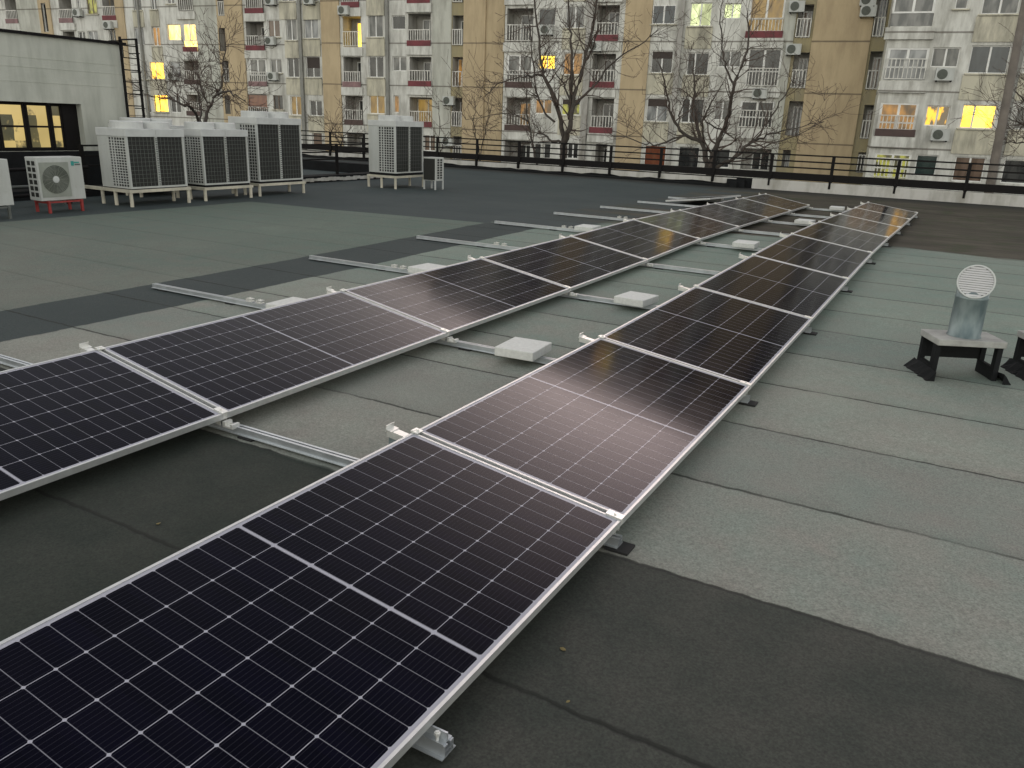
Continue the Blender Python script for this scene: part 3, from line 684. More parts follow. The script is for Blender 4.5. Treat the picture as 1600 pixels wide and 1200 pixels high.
# ------------------------------------------------------------------ apartment blocks
GZ = -5.0
FA = R(8.0)                                    # facade direction against +X
ex = Vector((math.cos(FA), math.sin(FA), 0)); ey_ = Vector((-math.sin(FA), math.cos(FA), 0))   # along, into
fh = Vector((-math.sin(YAW), math.cos(YAW), 0))
class Sec:
    def __init__(s, H, ang=FA):
        s.O = Vector((CAM.x, CAM.y, 0))+fh*H; s.e = ex; s.n = ey_
    def uz(s, x, y):
        d = ray(x, y); t = (s.O-CAM).dot(s.n)/d.dot(s.n); p = CAM+d*t
        return (p-s.O).dot(s.e), p.z-GZ
FL0 = 1.15-GZ                                   # one floor joint, then every 2.8 m
def facade_mat(name, c1, c2, joints=True, streak=0.5, grime=(0.20, 0.19, 0.16)):
    t = NT(name); n = t.noise(0.35, 6, 0.62); n2 = t.noise(1.6, 6, 0.68, stretch=(1.3, 1.3, 0.28), w=2)
    c = t.mix(t.mapr(n, 0.3, 0.7), c1, c2)
    c = t.mix(t.mapr(n2, 0.42, 0.68, 0, min(1, streak*1.3)), c, grime)
    zz = t.math('DIVIDE', t.math('SUBTRACT', t.z, FL0-0.04), 2.8); fr = t.math('FRACT', zz)
    jj = t.math('MINIMUM', fr, t.math('SUBTRACT', 1.0, fr))
    if joints:
        wv = t.math('MULTIPLY', t.math('SUBTRACT', t.noise(2.0, 3, w=6), 0.5), 0.012)
        jn = t.mapr(t.math('ABSOLUTE', t.math('ADD', jj, wv)), 0.008, 0.022, 0.72, 0)
        c = t.mix(jn, c, (0.09, 0.075, 0.06))
        under = t.math('MULTIPLY', t.mapr(fr, 0.80, 1.0), t.mapr(t.noise(3.5, 4, stretch=(1.5, 1.5, 0.1), w=8), 0.5, 0.65, 0, 0.35))
        c = t.mix(under, c, grime)
    t.set(col=c, rough=0.92, spec=0.2); t.bump(t.noise(12, 5), 0.25, 0.02); return t.m
M['fw'] = facade_mat('white_render', (0.596, 0.596, 0.552), (0.707, 0.707, 0.662))
M['ft'] = facade_mat('tan_render', (0.464, 0.370, 0.237), (0.524, 0.425, 0.276), streak=0.3, grime=(0.26, 0.20, 0.13))
M['fg'] = facade_mat('grey_green_render', (0.464, 0.475, 0.420), (0.552, 0.552, 0.497), streak=0.4)
M['fo'] = facade_mat('olive_render', (0.287, 0.248, 0.149), (0.364, 0.315, 0.188), joints=False, streak=0.35)
M['cream'] = facade_mat('cream_render', (0.519, 0.497, 0.386), (0.618, 0.585, 0.475), joints=False, streak=0.6)
M['fin'] = facade_mat('balcony_render', (0.364, 0.353, 0.331), (0.475, 0.464, 0.431), joints=False, streak=0.7)
M['white_frame'] = simple('white_window_frame', (0.74, 0.74, 0.71), 0.5, 0, 0.15, 3)
M['brown_frame'] = simple('brown_window_frame', (0.16, 0.12, 0.09), 0.6, 0, 0.3, 3)
M['rail_white'] = simple('white_railing_paint', (0.66, 0.65, 0.60), 0.6, 0, 0.3, 3)
M['redp'] = simple('faded_red_panel', (0.17, 0.045, 0.052), 0.8, 0, 0.35, 2)
M['pinkp'] = simple('faded_pink_panel', (0.24, 0.15, 0.15), 0.8, 0, 0.35, 2)
M['brownp'] = simple('dark_brown_panel', (0.08, 0.05, 0.045), 0.7, 0, 0.3, 2)
M['shutter'] = simple('dark_roller_shutter', (0.045, 0.033, 0.028), 0.7, 0, 0.3, 4)
def glass(name, c1, c2, sc=1.5):
    t = NT(name); n = t.noise(sc, 3, 0.5, stretch=(1.6, 1, 0.5)); t.set(col=t.mix(t.mapr(n, 0.42, 0.58), c1, c2), rough=0.12, spec=0.6); return t.m
M['g_dark'] = glass('dark_window_glass', (0.015, 0.017, 0.018), (0.05, 0.052, 0.05))
M['g_grey'] = glass('curtained_window_glass', (0.06, 0.065, 0.062), (0.17, 0.17, 0.16))
M['g_blue'] = glass('bluish_window_glass', (0.02, 0.028, 0.034), (0.035, 0.045, 0.052))
M['g_net'] = glass('net_curtain_glass', (0.13, 0.14, 0.145), (0.30, 0.31, 0.31))
M['g_brown'] = glass('brown_blind_glass', (0.10, 0.065, 0.045), (0.16, 0.11, 0.08))
M['g_red'] = glass('red_brown_blind', (0.16, 0.05, 0.025), (0.20, 0.075, 0.035))
M['g_green'] = glass('dark_green_panel', (0.018, 0.035, 0.032), (0.03, 0.05, 0.045))
M['l_bright'] = emitter('bright_yellow_light', (1.0, 0.68, 0.06), (0.62, 0.22, 0.02), 1.0, 1.0, 0.40, 0.58)
M['l_hot'] = emitter('hot_yellow_light', (1.0, 0.74, 0.20), (0.95, 0.45, 0.03), 0.75, 1.1)
M['l_mix'] = emitter('half_lit_window', (0.95, 0.48, 0.04), (0.10, 0.08, 0.05), 0.42, 1.6, 0.48, 0.56)
M['l_dim'] = emitter('dim_orange_light', (0.55, 0.26, 0.05), (0.10, 0.065, 0.03), 0.20, 1.4, 0.40, 0.62)
M['l_tan'] = emitter('lit_tan_curtain', (0.45, 0.28, 0.07), (0.20, 0.13, 0.05), 0.15, 1.8)
M['l_green'] = emitter('greenish_white_light', (0.80, 0.90, 0.45), (0.26, 0.29, 0.14), 0.36, 1.2, 0.42, 0.60)
M['l_yg'] = emitter('yellow_green_light', (0.40, 0.40, 0.06), (0.05, 0.05, 0.02), 0.20, 1.5, 0.45, 0.55)

def add_window(root, u0, u1, z0, z1, pane, o):
    fr = M['brown_frame'] if 'b' in o else M['white_frame']
    y0 = 0.10; ft = 0.055
    if 'P' in o: y0 = -0.06
    f = MB(); f.box(u0, u0+ft, y0, y0+0.07, z0, z1); f.box(u1-ft, u1, y0, y0+0.07, z0, z1)
    f.box(u0+ft, u1-ft, y0, y0+0.07, z1-ft, z1); f.box(u0+ft, u1-ft, y0, y0+0.07, z0, z0+ft)
    nmul = 3 if '3' in o else (2 if (u1-u0) > 1.9 else 1)
    if '0' in o: nmul = 0
    for k in range(nmul):
        u = lerp(u0, u1, (k+1)/(nmul+1)) if nmul > 1 or 'o' not in o else lerp(u0, u1, 0.36)
        f.box(u-0.045, u+0.045, y0+0.002, y0+0.068, z0+ft, z1-ft)
    if 'h' in o: zm = lerp(z0, z1, 0.42); f.box(u0+ft, u1-ft, y0+0.004, y0+0.066, zm-0.03, zm+0.03)
    fo = f.build('window', fr, root)
    p = MB(); p.box(u0+ft, u1-ft, y0+0.03, y0+0.04, z0+ft, z1-ft); p.build('pane', M[pane], fo)
    if 'S' in o:
        zz = z1-(z1-z0)*(0.55 if 'H' in o else 0.35); s = MB(); s.box(u0+ft, u1-ft, y0+0.0, y0+0.028, zz, z1-ft); s.build('roller_shutter', M['shutter'], fo)
    if 's' not in o:
        s = MB(); s.box(u0-0.12, u1+0.12, -0.13, y0, z0-0.07, z0-0.003); s.build('sill', M['cream'], fo)
    if 'A' in o:
        s = MB(); s.box(u0-0.16, u1+0.16, -0.06, -0.004, z0-1.25, z0-0.10); s.build('apron_panel', M['cream'], fo)
def add_railing(par, u0, u1, z0, z1, y, dens=0.19, mat='rail_white'):
    s = MB(); s.box(u0, u1, y-0.025, y+0.025, z1-0.05, z1); s.box(u0, u1, y-0.02, y+0.02, z0, z0+0.04)
    n = max(2, int((u1-u0)/dens))
    for k in range(n+1):
        u = lerp(u0+0.03, u1-0.03, k/n); s.box(u-0.024, u+0.024, y-0.015, y+0.015, z0+0.04, z1-0.05)
    s.build('railing', M[mat], par)
def add_balcony(root, u0, u1, z0, z1, o, panel, zr=None, pane='g_dark', depth=1.25):
    # z0 = floor, z1 = ceiling of the opening
    b = MB(); y1 = depth
    b.quad((u0, 0, z0), (u0, y1, z0), (u0, y1, z1), (u0, 0, z1)); b.quad((u1, y1, z0), (u1, 0, z0), (u1, 0, z1), (u1, y1, z1))
    b.quad((u0, 0, z0), (u1, 0, z0), (u1, y1, z0), (u0, y1, z0)); b.quad((u0, 0, z1), (u0, y1, z1), (u1, y1, z1), (u1, 0, z1))
    b.quad((u0, y1, z0), (u1, y1, z0), (u1, y1, z1), (u0, y1, z1))
    bo = b.build('balcony', M['fin'], root)
    wdt = u1-u0; h = z1-z0
    if 'g' in o:      # glazed in at the front
        zt0 = z0+h*0.40; f = MB(); n = 3 if wdt > 2.2 else 2
        f.box(u0, u1, 0.02, 0.09, z1-0.08, z1); f.box(u0, u1, 0.02, 0.09, zt0-0.04, zt0+0.04)
        for k in range(n+1):
            u = lerp(u0+0.06, u1-0.06, k/n); f.box(u-0.06, u+0.06, 0.022, 0.088, z0 if 'd' in o else zt0+0.04, z1-0.08)
        fo = f.build('glazing_frame', M['white_frame'], bo)
        p = MB(); p.box(u0, u1, 0.05, 0.06, z0, z1-0.05); p.build('pane', M[pane], fo)
    else:
        f = MB(); a, c = u0+wdt*0.30, u1-wdt*0.08; zt_ = z1-0.25
        if 'f' in o: a, c, zt_ = u0+0.02, u1-0.02, z1-0.05
        f.box(a, a+0.07, y1-0.08, y1-0.01, z0, zt_); f.box(c-0.07, c, y1-0.08, y1-0.01, z0, zt_); f.box(a+0.07, c-0.07, y1-0.08, y1-0.01, zt_-0.07, zt_)
        mdl = (a+c)/2; f.box(mdl-0.04, mdl+0.04, y1-0.075, y1-0.015, z0, zt_-0.07)
        fo = f.build('balcony_door', M['white_frame'], bo); p = MB(); p.box(a+0.07, c-0.07, y1-0.05, y1-0.04, z0, zt_-0.07); p.build('pane', M[pane], fo)
    if 'w' in o: # cloth or blind hanging at the front
        s = MB(); s.box(u0, u1, 0.03, 0.06, z0+h*0.45, z1-0.02); s.build('blind', M['g_red'], bo)
    if 'n' not in o: add_railing(bo, u0+0.02, u1-0.02, z0+(0.30 if panel else 0.03), z0+1.02, -0.10)
    if panel:
        s = MB(); s.box(u0-0.05, u1+0.05, -0.16, -0.12, z0-0.05, z0+0.32); s.build('coloured_panel', M[panel], bo)
    if 's' not in o:
        s = MB(); s.box(u0-0.16, u1+0.16, -0.17, -0.005, z0-0.62, z0-0.06); s.build('balcony_slab', M['fw'], bo)
AC_PROTO = None
def ac_facade(sec, x0, y0, x1, y1, label):
    global AC_PROTO
    ua, za = sec.uz(x0, (y0+y1)/2); ub, _ = sec.uz(x1, (y0+y1)/2); _, z = sec.uz((x0+x1)/2, (y0+y1)/2); uc = (ua+ub)/2
    if AC_PROTO is None:
        t = thing('facade_air_conditioner', label, 'air conditioner', group='air conditioners on the apartment blocks'); AC_PROTO = t
        m = MB(); m.box(-0.42, 0.42, -0.30, 0, -0.29, 0.29); m.build('casing', M['white_metal'], t)
        m = MB(); Mx = Matrix.Translation((-0.12, -0.302, 0)) @ Matrix.Rotation(R(90), 4, 'X'); m.lathe([(0.24, 0), (0.24, 0.01), (0.07, 0.015)], 20, Mx); m.build('fan_grille', M['fan_dark'], t)
        m = MB(); m.box(-0.35, -0.31, -0.32, 0.16, -0.35, -0.292); m.box(0.31, 0.35, -0.32, 0.16, -0.35, -0.292); m.build('wall_bracket', M['black_paint'], t)
    else: t = dup(AC_PROTO, label=label)
    t.location = sec.O+sec.e*uc-sec.n*0.18+Vector((0, 0, z+GZ)); t.rotation_euler = (0, 0, FA)

TOPZ = 21.4-GZ
def block(label, sec, xa, xb, zones, wins, bals, recs, drains=()):
    root = thing('apartment_block', label, 'apartment block', (sec.O.x, sec.O.y, GZ), FA, 'apartment blocks behind the trees')
    def U(x, y=110): return sec.uz(x, y)[0]
    ua, ub = U(xa), U(xb)
    holes = []
    def rect(x0, y0, x1, y1):
        ym = (y0+y1)/2; xm = (x0+x1)/2
        return [U(x0, ym), U(x1, ym), sec.uz(xm, y1)[1], sec.uz(xm, y0)[1]]
    W_ = [(rect(*w_[:4]), w_[4], w_[5] if len(w_) > 5 else '') for w_ in wins]
    B_ = [(rect(*b_[:4]), b_[4], b_[5], b_[6] if len(b_) > 6 else 'g_dark', 1.25) for b_ in bals]
    B_ += [(rect(*b_[:4]), 's'+b_[4], None, b_[5], 0.9) for b_ in recs]
    # the floors above the picture repeat the highest row seen
    def above(lst):
        out = []
        for it in lst:
            r_ = it[0]
            if any(q is not it and q[0][2] > r_[2]+0.8 and q[0][0] < r_[1]-0.25 and q[0][1] > r_[0]+0.25 for q in W_+B_): continue
            k = 1
            while r_[3]+2.8*k < TOPZ-0.35:
                out.append(([r_[0], r_[1], r_[2]+2.8*k, r_[3]+2.8*k],)+it[1:]); k += 1
        return out
    wa, ba = above(W_), above(B_)
    wa = [(q[0], random.choice(['g_dark', 'g_grey', 'g_grey', 'g_net', 'l_dim', 'g_dark', 'l_bright']), q[2]) for q in wa]
    W_ += wa; B_ += ba
    for q in W_+B_: holes.append(q[0])
    us = sorted(set([ua, ub]+[U(z_[0]) for z_ in zones]+[U(z_[1]) for z_ in zones]+[h[0] for h in holes]+[h[1] for h in holes]))
    us = [u for u in us if ua-1e-6 <= u <= ub+1e-6]
    zs = sorted(set([0, TOPZ]+[h[2] for h in holes]+[h[3] for h in holes])); zs = [z for z in zs if 0 <= z <= TOPZ]
    zl = [(U(z_[0]), U(z_[1]), z_[2]) for z_ in zones]
    walls = {}
    def off(mat): return {'ft': -0.10, 'fg': -0.05, 'fo': 0.0, 'fw': 0.0}[mat]
    for i in range(len(us)-1):
        if us[i+1]-us[i] < 1e-4: continue
        um = (us[i]+us[i+1])/2; mat = 'fw'; key = 0
        for (a, b, mm) in zl:
            if a <= um <= b: mat = mm; key = round(a, 2)
        if mat == 'fw': key = sum(1 for (a, b, mm) in zl if b < um)
        wb = walls.setdefault((mat, key), MB()); y = off(mat)
        j = 0
        run = None
        for j in range(len(zs)-1):
            zm = (zs[j]+zs[j+1])/2
            inside = any(h[0]-1e-5 < um < h[1]+1e-5 and h[2]-1e-5 < zm < h[3]+1e-5 for h in holes)
            if not inside:
                if run is None: run = zs[j]
            if inside or j == len(zs)-2:
                end = zs[j] if inside else zs[j+1]
                if run is not None and end > run: wb.quad((us[i], y, run), (us[i+1], y, run), (us[i+1], y, end), (us[i], y, end))
                run = None
    for (a, b, mm) in zl:        # side faces where a strip stands proud
        if off(mm) < 0 and (mm, round(a, 2)) in walls:
            walls[(mm, round(a, 2))].quad((a, 0.0, 0), (a, off(mm), 0), (a, off(mm), TOPZ), (a, 0.0, TOPZ)); walls[(mm, round(a, 2))].quad((b, off(mm), 0), (b, 0.0, 0), (b, 0.0, TOPZ), (b, off(mm), TOPZ))
    for (h, _, o_) in W_:
        d = 0.19; u0, u1, z0, z1 = h; wb = walls.get(('fw', sum(1 for (a, b, mm) in zl if b < (u0+u1)/2))) or next(iter(walls.values()))
        wb.quad((u0, 0, z0), (u0, d, z0), (u0, d, z1), (u0, 0, z1)); wb.quad((u1, d, z0), (u1, 0, z0), (u1, 0, z1), (u1, d, z1))
        wb.quad((u0, 0, z0), (u1, 0, z0), (u1, d, z0), (u0, d, z0)); wb.quad((u0, 0, z1), (u0, d, z1), (u1, d, z1), (u1, 0, z1))
    names = {'fw': 'white_wall', 'ft': 'tan_wall', 'fg': 'grey_wall', 'fo': 'olive_wall'}
    for (k_, _), wb in walls.items():
        if wb.v: wb.build(names[k_], M[k_], root)
    bd = MB(); bd.box(ua, ub, 1.6, 12, 0, TOPZ-0.05); bd.quad((ua, 0, 0), (ua, 1.6, 0), (ua, 1.6, TOPZ), (ua, 0, TOPZ)); bd.quad((ub, 1.6, 0), (ub, 0, 0), (ub, 0, TOPZ), (ub, 1.6, TOPZ)); bd.build('body', M['fg'], root)
    rf = MB(); rf.box(ua-0.1, ub+0.1, -0.3, 12.2, TOPZ, TOPZ+0.35); rf.build('roof', M['concrete'], root)
    for (h, p, o_) in W_: add_window(root, *h, p, o_)
    for (h, o_, pn, gl, dp) in B_: add_balcony(root, *h, o_, pn, pane=gl, depth=dp)
    for (x, ytop, wdt, mm) in drains:
        a = U(x); d = MB(); d.box(a-wdt/2, a+wdt/2, -0.22, -0.02-wdt*0.2, 0, TOPZ-0.4); d.build('drain_pipe', M[mm], root)
    return root
SA, SB, SC, SD = Sec(58.5), Sec(57.3), Sec(56.2), Sec(51.5)

M['pipe_grey'] = simple('grey_pipe', (0.22, 0.22, 0.20), 0.6, 0, 0.3, 1.5)
block('left apartment block, white and tan with the brightest yellow lit windows above the concrete building', SA, -330, 505,
  [(184, 204, 'ft'), (74, 92, 'ft'), (30, 74, 'fg'), (305, 346, 'fg'), (346, 385, 'ft'), (-120, -60, 'ft')],
  [(119,-10,125,15,'g_dark',''), (135,-12,151,22,'l_yg','b'), (123,49,134,76,'g_dark','s'), (138,48,154,77,'g_net','s'), (171,47,183,76,'g_dark','s'), (68,5,75,50,'g_dark','0s'),
   (208,-12,220,16,'g_grey','A'), (235,-10,244,15,'g_grey','A'), (260,-12,272,6,'g_grey',''), (210,43,225,70,'g_net','0s'), (238,42,250,72,'l_dim','A'),
   (262,38,282,63,'l_hot','0s'), (222,96,230,124,'g_grey','0'), (235,97,256,124,'l_bright','Ao'), (266,96,282,120,'g_net','0s'),
   (227,147,235,176,'g_dark','0s'), (241,148,262,175,'l_bright','bo'), (266,150,282,176,'g_dark','s'),
   (418,31,437,58,'g_brown',''), (447,30,463,63,'g_grey','A'), (475,28,497,60,'g_net','A'), (422,92,440,114,'g_grey',''), (449,90,467,121,'g_dark','A'), (478,88,500,121,'g_dark','ASH'),
   (427,149,442,171,'g_dark','b'), (454,150,471,180,'l_tan','A'), (484,157,503,181,'g_dark','A'), (438,-30,459,2,'g_grey','A'), (475,-30,496,2,'g_grey','A'),
   (488,207,506-3,230,'g_brown','s0'), (440,210,470,232,'g_dark','s')],
  [(8,-18,26,36,'','pinkp'), (92,-18,112,35,'','pinkp'), (160,-18,180,31,'','redp'), (100,49,118,84,'n',None), (278,-14,302,17,'',None,'g_grey'), (287,37,308,80,'gn','redp','l_hot'),
   (289,95,312,131,'','brownp','l_dim'), (293,148,315,180,'','brownp','l_dim'), (384,-20,411,20,'','redp'), (385,34,413,78,'','redp','g_dark'), (390,92,417,134,'g','pinkp','g_grey'), (389,148,418,188,'w',None)],
  [(341,-14,351,25,'',  'g_grey'), (344,44,354,80,'n','l_dim'), (350,95,359,128,'','g_dark'), (353,149,361,178,'n','g_green')],
  [(227,0,0.18,'pipe_grey'), (473,0,0.26,'pipe_grey')])
block('white apartment block with tan stripes and red-panelled balconies, left of the big bare tree', SB, 505, 787,
  [(505, 533, 'ft'), (676, 705, 'fg'), (705, 724, 'fo'), (724, 787, 'ft')],
  [(575,23,598,58,'g_grey','A'), (576,88,599,121,'g_dark','A'), (577,149,601,178,'l_tan','A'), (575,-42,597,-6,'g_grey','A'), (612,24,633,46,'g_dark','0s'), (613,88,635,111,'g_grey','s'),
   (615,149,623,176,'l_dim','0s'), (576,212,600,240,'g_dark','s'), (614,-40,633,-18,'g_grey','s'), (662,210,680,236,'g_brown','s')],
  [(535,-30,561,11,'','redp'), (536,26,564,73,'',None,'l_bright'), (537,89,564,135,'','pinkp'), (540,150,567,194,'','brownp'), (543,209,569,250,'ns',None),
   (638,-40,672,4,'','redp','g_grey'), (638,21,673,71,'','redp','g_grey'), (640,89,674,134,'','redp'), (640,152,675,197,'f','redp','l_tan')],
  [(708,-40,724,4,'','g_dark'), (707,24,724,71,'','g_grey'), (707,89,723,136,'f','l_dim'), (706,153,723,198,'','g_brown'), (708,213,722,250,'','g_dark')],
  [(607,0,0.24,'pipe_grey'), (757,0,0.16,'ft')])
block('long apartment block behind the bare trees, white bays between broad tan walls', SC, 787, 1378,
  [(971, 1012, 'ft'), (1214, 1233, 'fg'), (1233, 1262, 'fo'), (1262, 1352, 'ft'), (1352, 1380, 'fo')],
  [(841,13,868,40,'g_dark','0s'), (842,86,867,108,'l_bright','s'), (836,155,862,178,'l_dim','s'), (834,224,845,248,'g_dark','0s'), (849,224,860,248,'g_dark','0s'),
   (884,9,913,44,'g_grey','A'), (880,82,910,117,'l_dim','A'), (877,154,906,180,'l_yg','AS'), (886,223,903,248,'g_dark','s'),
   (1020,8,1056,38,'g_blue','P'), (1017,79,1051,114,'g_dark','AS'), (1010,153,1043,190,'g_net','AS'), (1006,227,1040,262,'g_red','s0'),
   (1078,4,1112,41,'l_green','A'), (1073,82,1107,117,'g_dark','Ao'), (1065,154,1099,192,'g_dark','Ao'), (1059,229,1092,264,'g_dark','s0'),
   (1131,5,1158,29,'l_green','s'), (1123,79,1158,105,'g_grey','s'), (1116,156,1141,188,'g_grey','s'), (1109,232,1140,262,'g_dark','s0')],
  [(792,13,833,65,'',None), (792,86,832,136,'g','brownp','g_grey'), (791,153,828,203,'','brownp','l_dim'), (788,220,828,252,'ns',None),
   (932,8,967,63,'','redp'), (925,84,961,136,'','redp'), (924,154,958,207,'','redp'), (930,225,948,255,'ns',None),
   (1170,-14,1226,58,'g','redp','l_tan'), (1166,76,1220,135,'gd',None,'g_dark'), (1155,158,1209,200,'g',None,'g_dark'), (1158,232,1204,265,'ns',None)],
  [(1245,7,1269,59,'','g_brown'), (1238,82,1262,138,'','g_grey'), (1230,158,1252,212,'n','g_dark'), (1222,234,1234,262,'n','g_grey'),
   (1367,-14,1389-3,58,'','g_blue'), (1356,80,1377,140,'','g_brown'), (1347,164,1366,217,'','g_brown'), (1339,238,1357,270,'','g_dark')],
  [(918,0,0.40,'fin'), (1058,0,0.30,'fin')])
block('right apartment block standing closer, white with one very bright yellow window', SD, 1379, 1980,
  [(1700, 1760, 'ft')],
  [(1456,74,1499,105,'g_grey','s'), (1446,165,1483,197,'l_mix','s'), (1430,242,1464,275,'g_green','s0'), (1494,-14,1514,14,'g_grey','0'),
   (1536,-14,1594,22,'g_grey','A'), (1515,71,1577,115,'g_blue','A'), (1502,164,1555,201,'l_bright','Ao'), (1490,245,1538,284,'g_brown','s'),
   (1602,75,1650,115,'g_grey','A'), (1586,167,1632,203,'g_grey','A'), (1566,250,1640,288,'g_dark','s0')],
  [(1394,-14,1461,41,'gn',None,'g_grey'), (1384,75,1449,125,'g',None,'g_net'), (1372,161,1432,212,'gd','brownp','l_dim'), (1364,240,1422,278,'gd',None,'l_yg')],
  [], [(1588, 0, 0.3, 'pipe_grey')])
for s_, x0, y0, x1, y1, lab in (
  (SA,420,58,433,71,'air conditioner under the brown-blinded window left of the grey drain pipe'),
  (SA,424,113,437,126,'air conditioner one floor below, left of the grey drain pipe'),
  (SA,421,-4,433,8,'air conditioner cut by the top edge, left of the grey drain pipe'),
  (SA,481,-5,493,7,'air conditioner cut by the top edge, just right of the grey drain pipe'),
  (SA,121,15,131,26,'air conditioner beside the yellow-green window above the concrete building'),
  (SA,167,34,181,46,'air conditioner under a red balcony above the roof ladder'),
  (SA,268,112,281,126,'air conditioner in the nook right of two yellow windows'),
  (SB,534,11,548,23,'air conditioner under a red balcony beside the left tan stripe'),
  (SB,698,152,711,163,'air conditioner beside the narrow recess, left of the tan wall'),
  (SB,697,214,709,228,'air conditioner low down near the lone tall rooftop unit'),
  (SC,850,41,864,54,'air conditioner below a dark window, behind the big bare tree'),
  (SC,927,66,938,80,'small dark air conditioner between two red balconies'),
  (SC,1240,4,1252,19,'air conditioner cut by the top edge, beside the broad tan wall'),
  (SC,1234,71,1247,85,'air conditioner at the top of a narrow railed recess, left of the broad tan wall'),
  (SC,1180,140,1196,152,'air conditioner hanging between two glazed balconies'),
  (SC,1347,-6,1366,9,'upper of two stacked air conditioners at the right side of the tan wall'),
  (SC,1347,11,1366,26,'lower of two stacked air conditioners at the right side of the tan wall'),
  (SD,1463,109,1487,125,'air conditioner below the grey double window of the right block'),
  (SD,1457,202,1479,219,'air conditioner below the half-lit window of the right block')):
    ac_facade(s_, x0, y0, x1, y1, lab)

# dark leaning pole at the right
pt, pb = at(1600, 0, 1, 31.0), at(1546, 295, 1, 31.0)
m = MB(); m.tube([(pb.x-0.02, 31, -5), (pb.x, 31, 0), (pt.x, 31, pt.z+3)], [0.16, 0.15, 0.12], 12)
o = m.build('utility_pole', simple('old_pole', (0.16, 0.14, 0.12), 0.9, 0, 0.3, 2), smooth=True); tag(o, 'tall dark pole beyond the railing at the right edge of the photo', 'pole')

# ------------------------------------------------------------------ bare trees
def tree(label, H, limbs, seed, twigs=1.0, spread=1.0, rbase=0.25):
    rnd = random.Random(seed)
    n = Vector((-fh.x, -fh.y, 0)); O = Vector((CAM.x, CAM.y, 0))+fh*H
    def P3(x, y, dd=0.0):
        d = ray(x, y); t = (O+fh*dd-CAM).dot(fh)/d.dot(fh); return CAM+d*t
    tk, br, tw = MB(), MB(), MB()
    def sm(pts):
        out = []
        for i in range(len(pts)-1):
            p0 = pts[max(i-1, 0)]; p1 = pts[i]; p2 = pts[i+1]; p3 = pts[min(i+2, len(pts)-1)]
            for k in range(4):
                t = k/4; out.append(0.5*((2*p1)+(p2-p0)*t+(2*p0-5*p1+4*p2-p3)*t*t+(3*p1-p0-3*p2+p3)*t**3))
        out.append(pts[-1]); return out
    def grow(p, d, L, r, lev):
        k = 5 if lev < 2 else 3; pts = [p]; rs = [r]; q = p.copy(); dd = d.copy()
        for i in range(k):
            dd = (dd+Vector((rnd.gauss(0, .22), rnd.gauss(0, .22), rnd.gauss(0.05, .18)))).normalized()
            q = q+dd*(L/k); pts.append(q.copy()); rs.append(max(0.006, r*(1-0.8*(i+1)/k)))
        (br if lev < 1 else tw).tube(pts, rs, 4 if lev else 5, cap=False)
        if lev < 3:
            nb = {0: 6, 1: 5, 2: 3}[lev]; nb = max(1, int(nb*twigs+rnd.random()*0.8))
            for _ in range(nb):
                i = rnd.randint(1, k); b = pts[i]; ax = (pts[i]-pts[i-1]).normalized()
                rv = Vector((rnd.gauss(0, 1), rnd.gauss(0, 1), rnd.gauss(0.25, 1))).normalized()
                nd = (ax*0.75+rv*0.75*spread).normalized()
                grow(b, nd, L*rnd.uniform(0.40, 0.68), max(0.008, rs[i]*0.6), lev+1)
    base = P3(*limbs[0][0][0]); base.z = GZ
    for li, (pp, ra, rb) in enumerate(limbs):
        dep = 0 if li < 1 else rnd.uniform(-2.0, 2.0)
        pts = [P3(x, y, dep*min(1, k/2.0)) for k, (x, y) in enumerate(pp)]
        if li == 0: pts = [Vector((pts[0].x, pts[0].y, GZ-0.1))]+pts
        s = sm(pts); N = len(s); rs = [0.82*lerp(ra, rb, (i/(N-1))**0.8) for i in range(N)]
        for i in range(1, N-1): s[i] = s[i]+Vector((rnd.gauss(0, .03), rnd.gauss(0, .03), rnd.gauss(0, .03)))
        (tk if li == 0 else br).tube(s, rs, 10 if ra > 0.1 else 6)
        if li == 0: continue
        Lt = sum((s[i+1]-s[i]).length for i in range(N-1))
        for _ in range(int(Lt*4.0*twigs)+5):
            i = rnd.randint(max(1, int(N*0.25)), N-1); ax = (s[i]-s[i-1]).normalized()
            rv = Vector((rnd.gauss(0, 1), rnd.gauss(0, 1), rnd.gauss(0.35, 0.9))).normalized()
            grow(s[i], (ax*0.6+rv*0.9).normalized(), rnd.uniform(0.8, 2.0)*spread, max(0.012, min(0.045, rs[i]*0.5)), 1)
    root = thing('bare_tree', label, 'tree', (base.x, base.y, GZ), 0, 'bare trees in front of the apartment blocks')
    inv = Matrix.Translation((-base.x, -base.y, -GZ))
    for nm, mb, mt in (('trunk', tk, 'bark'), ('limbs', br, 'bark'), ('twigs', tw, 'twig')):
        if not mb.v: continue
        mb.v = [tuple(inv @ Vector(v)) for v in mb.v]; mb.build(nm, M[mt], root, smooth=True)
    return root
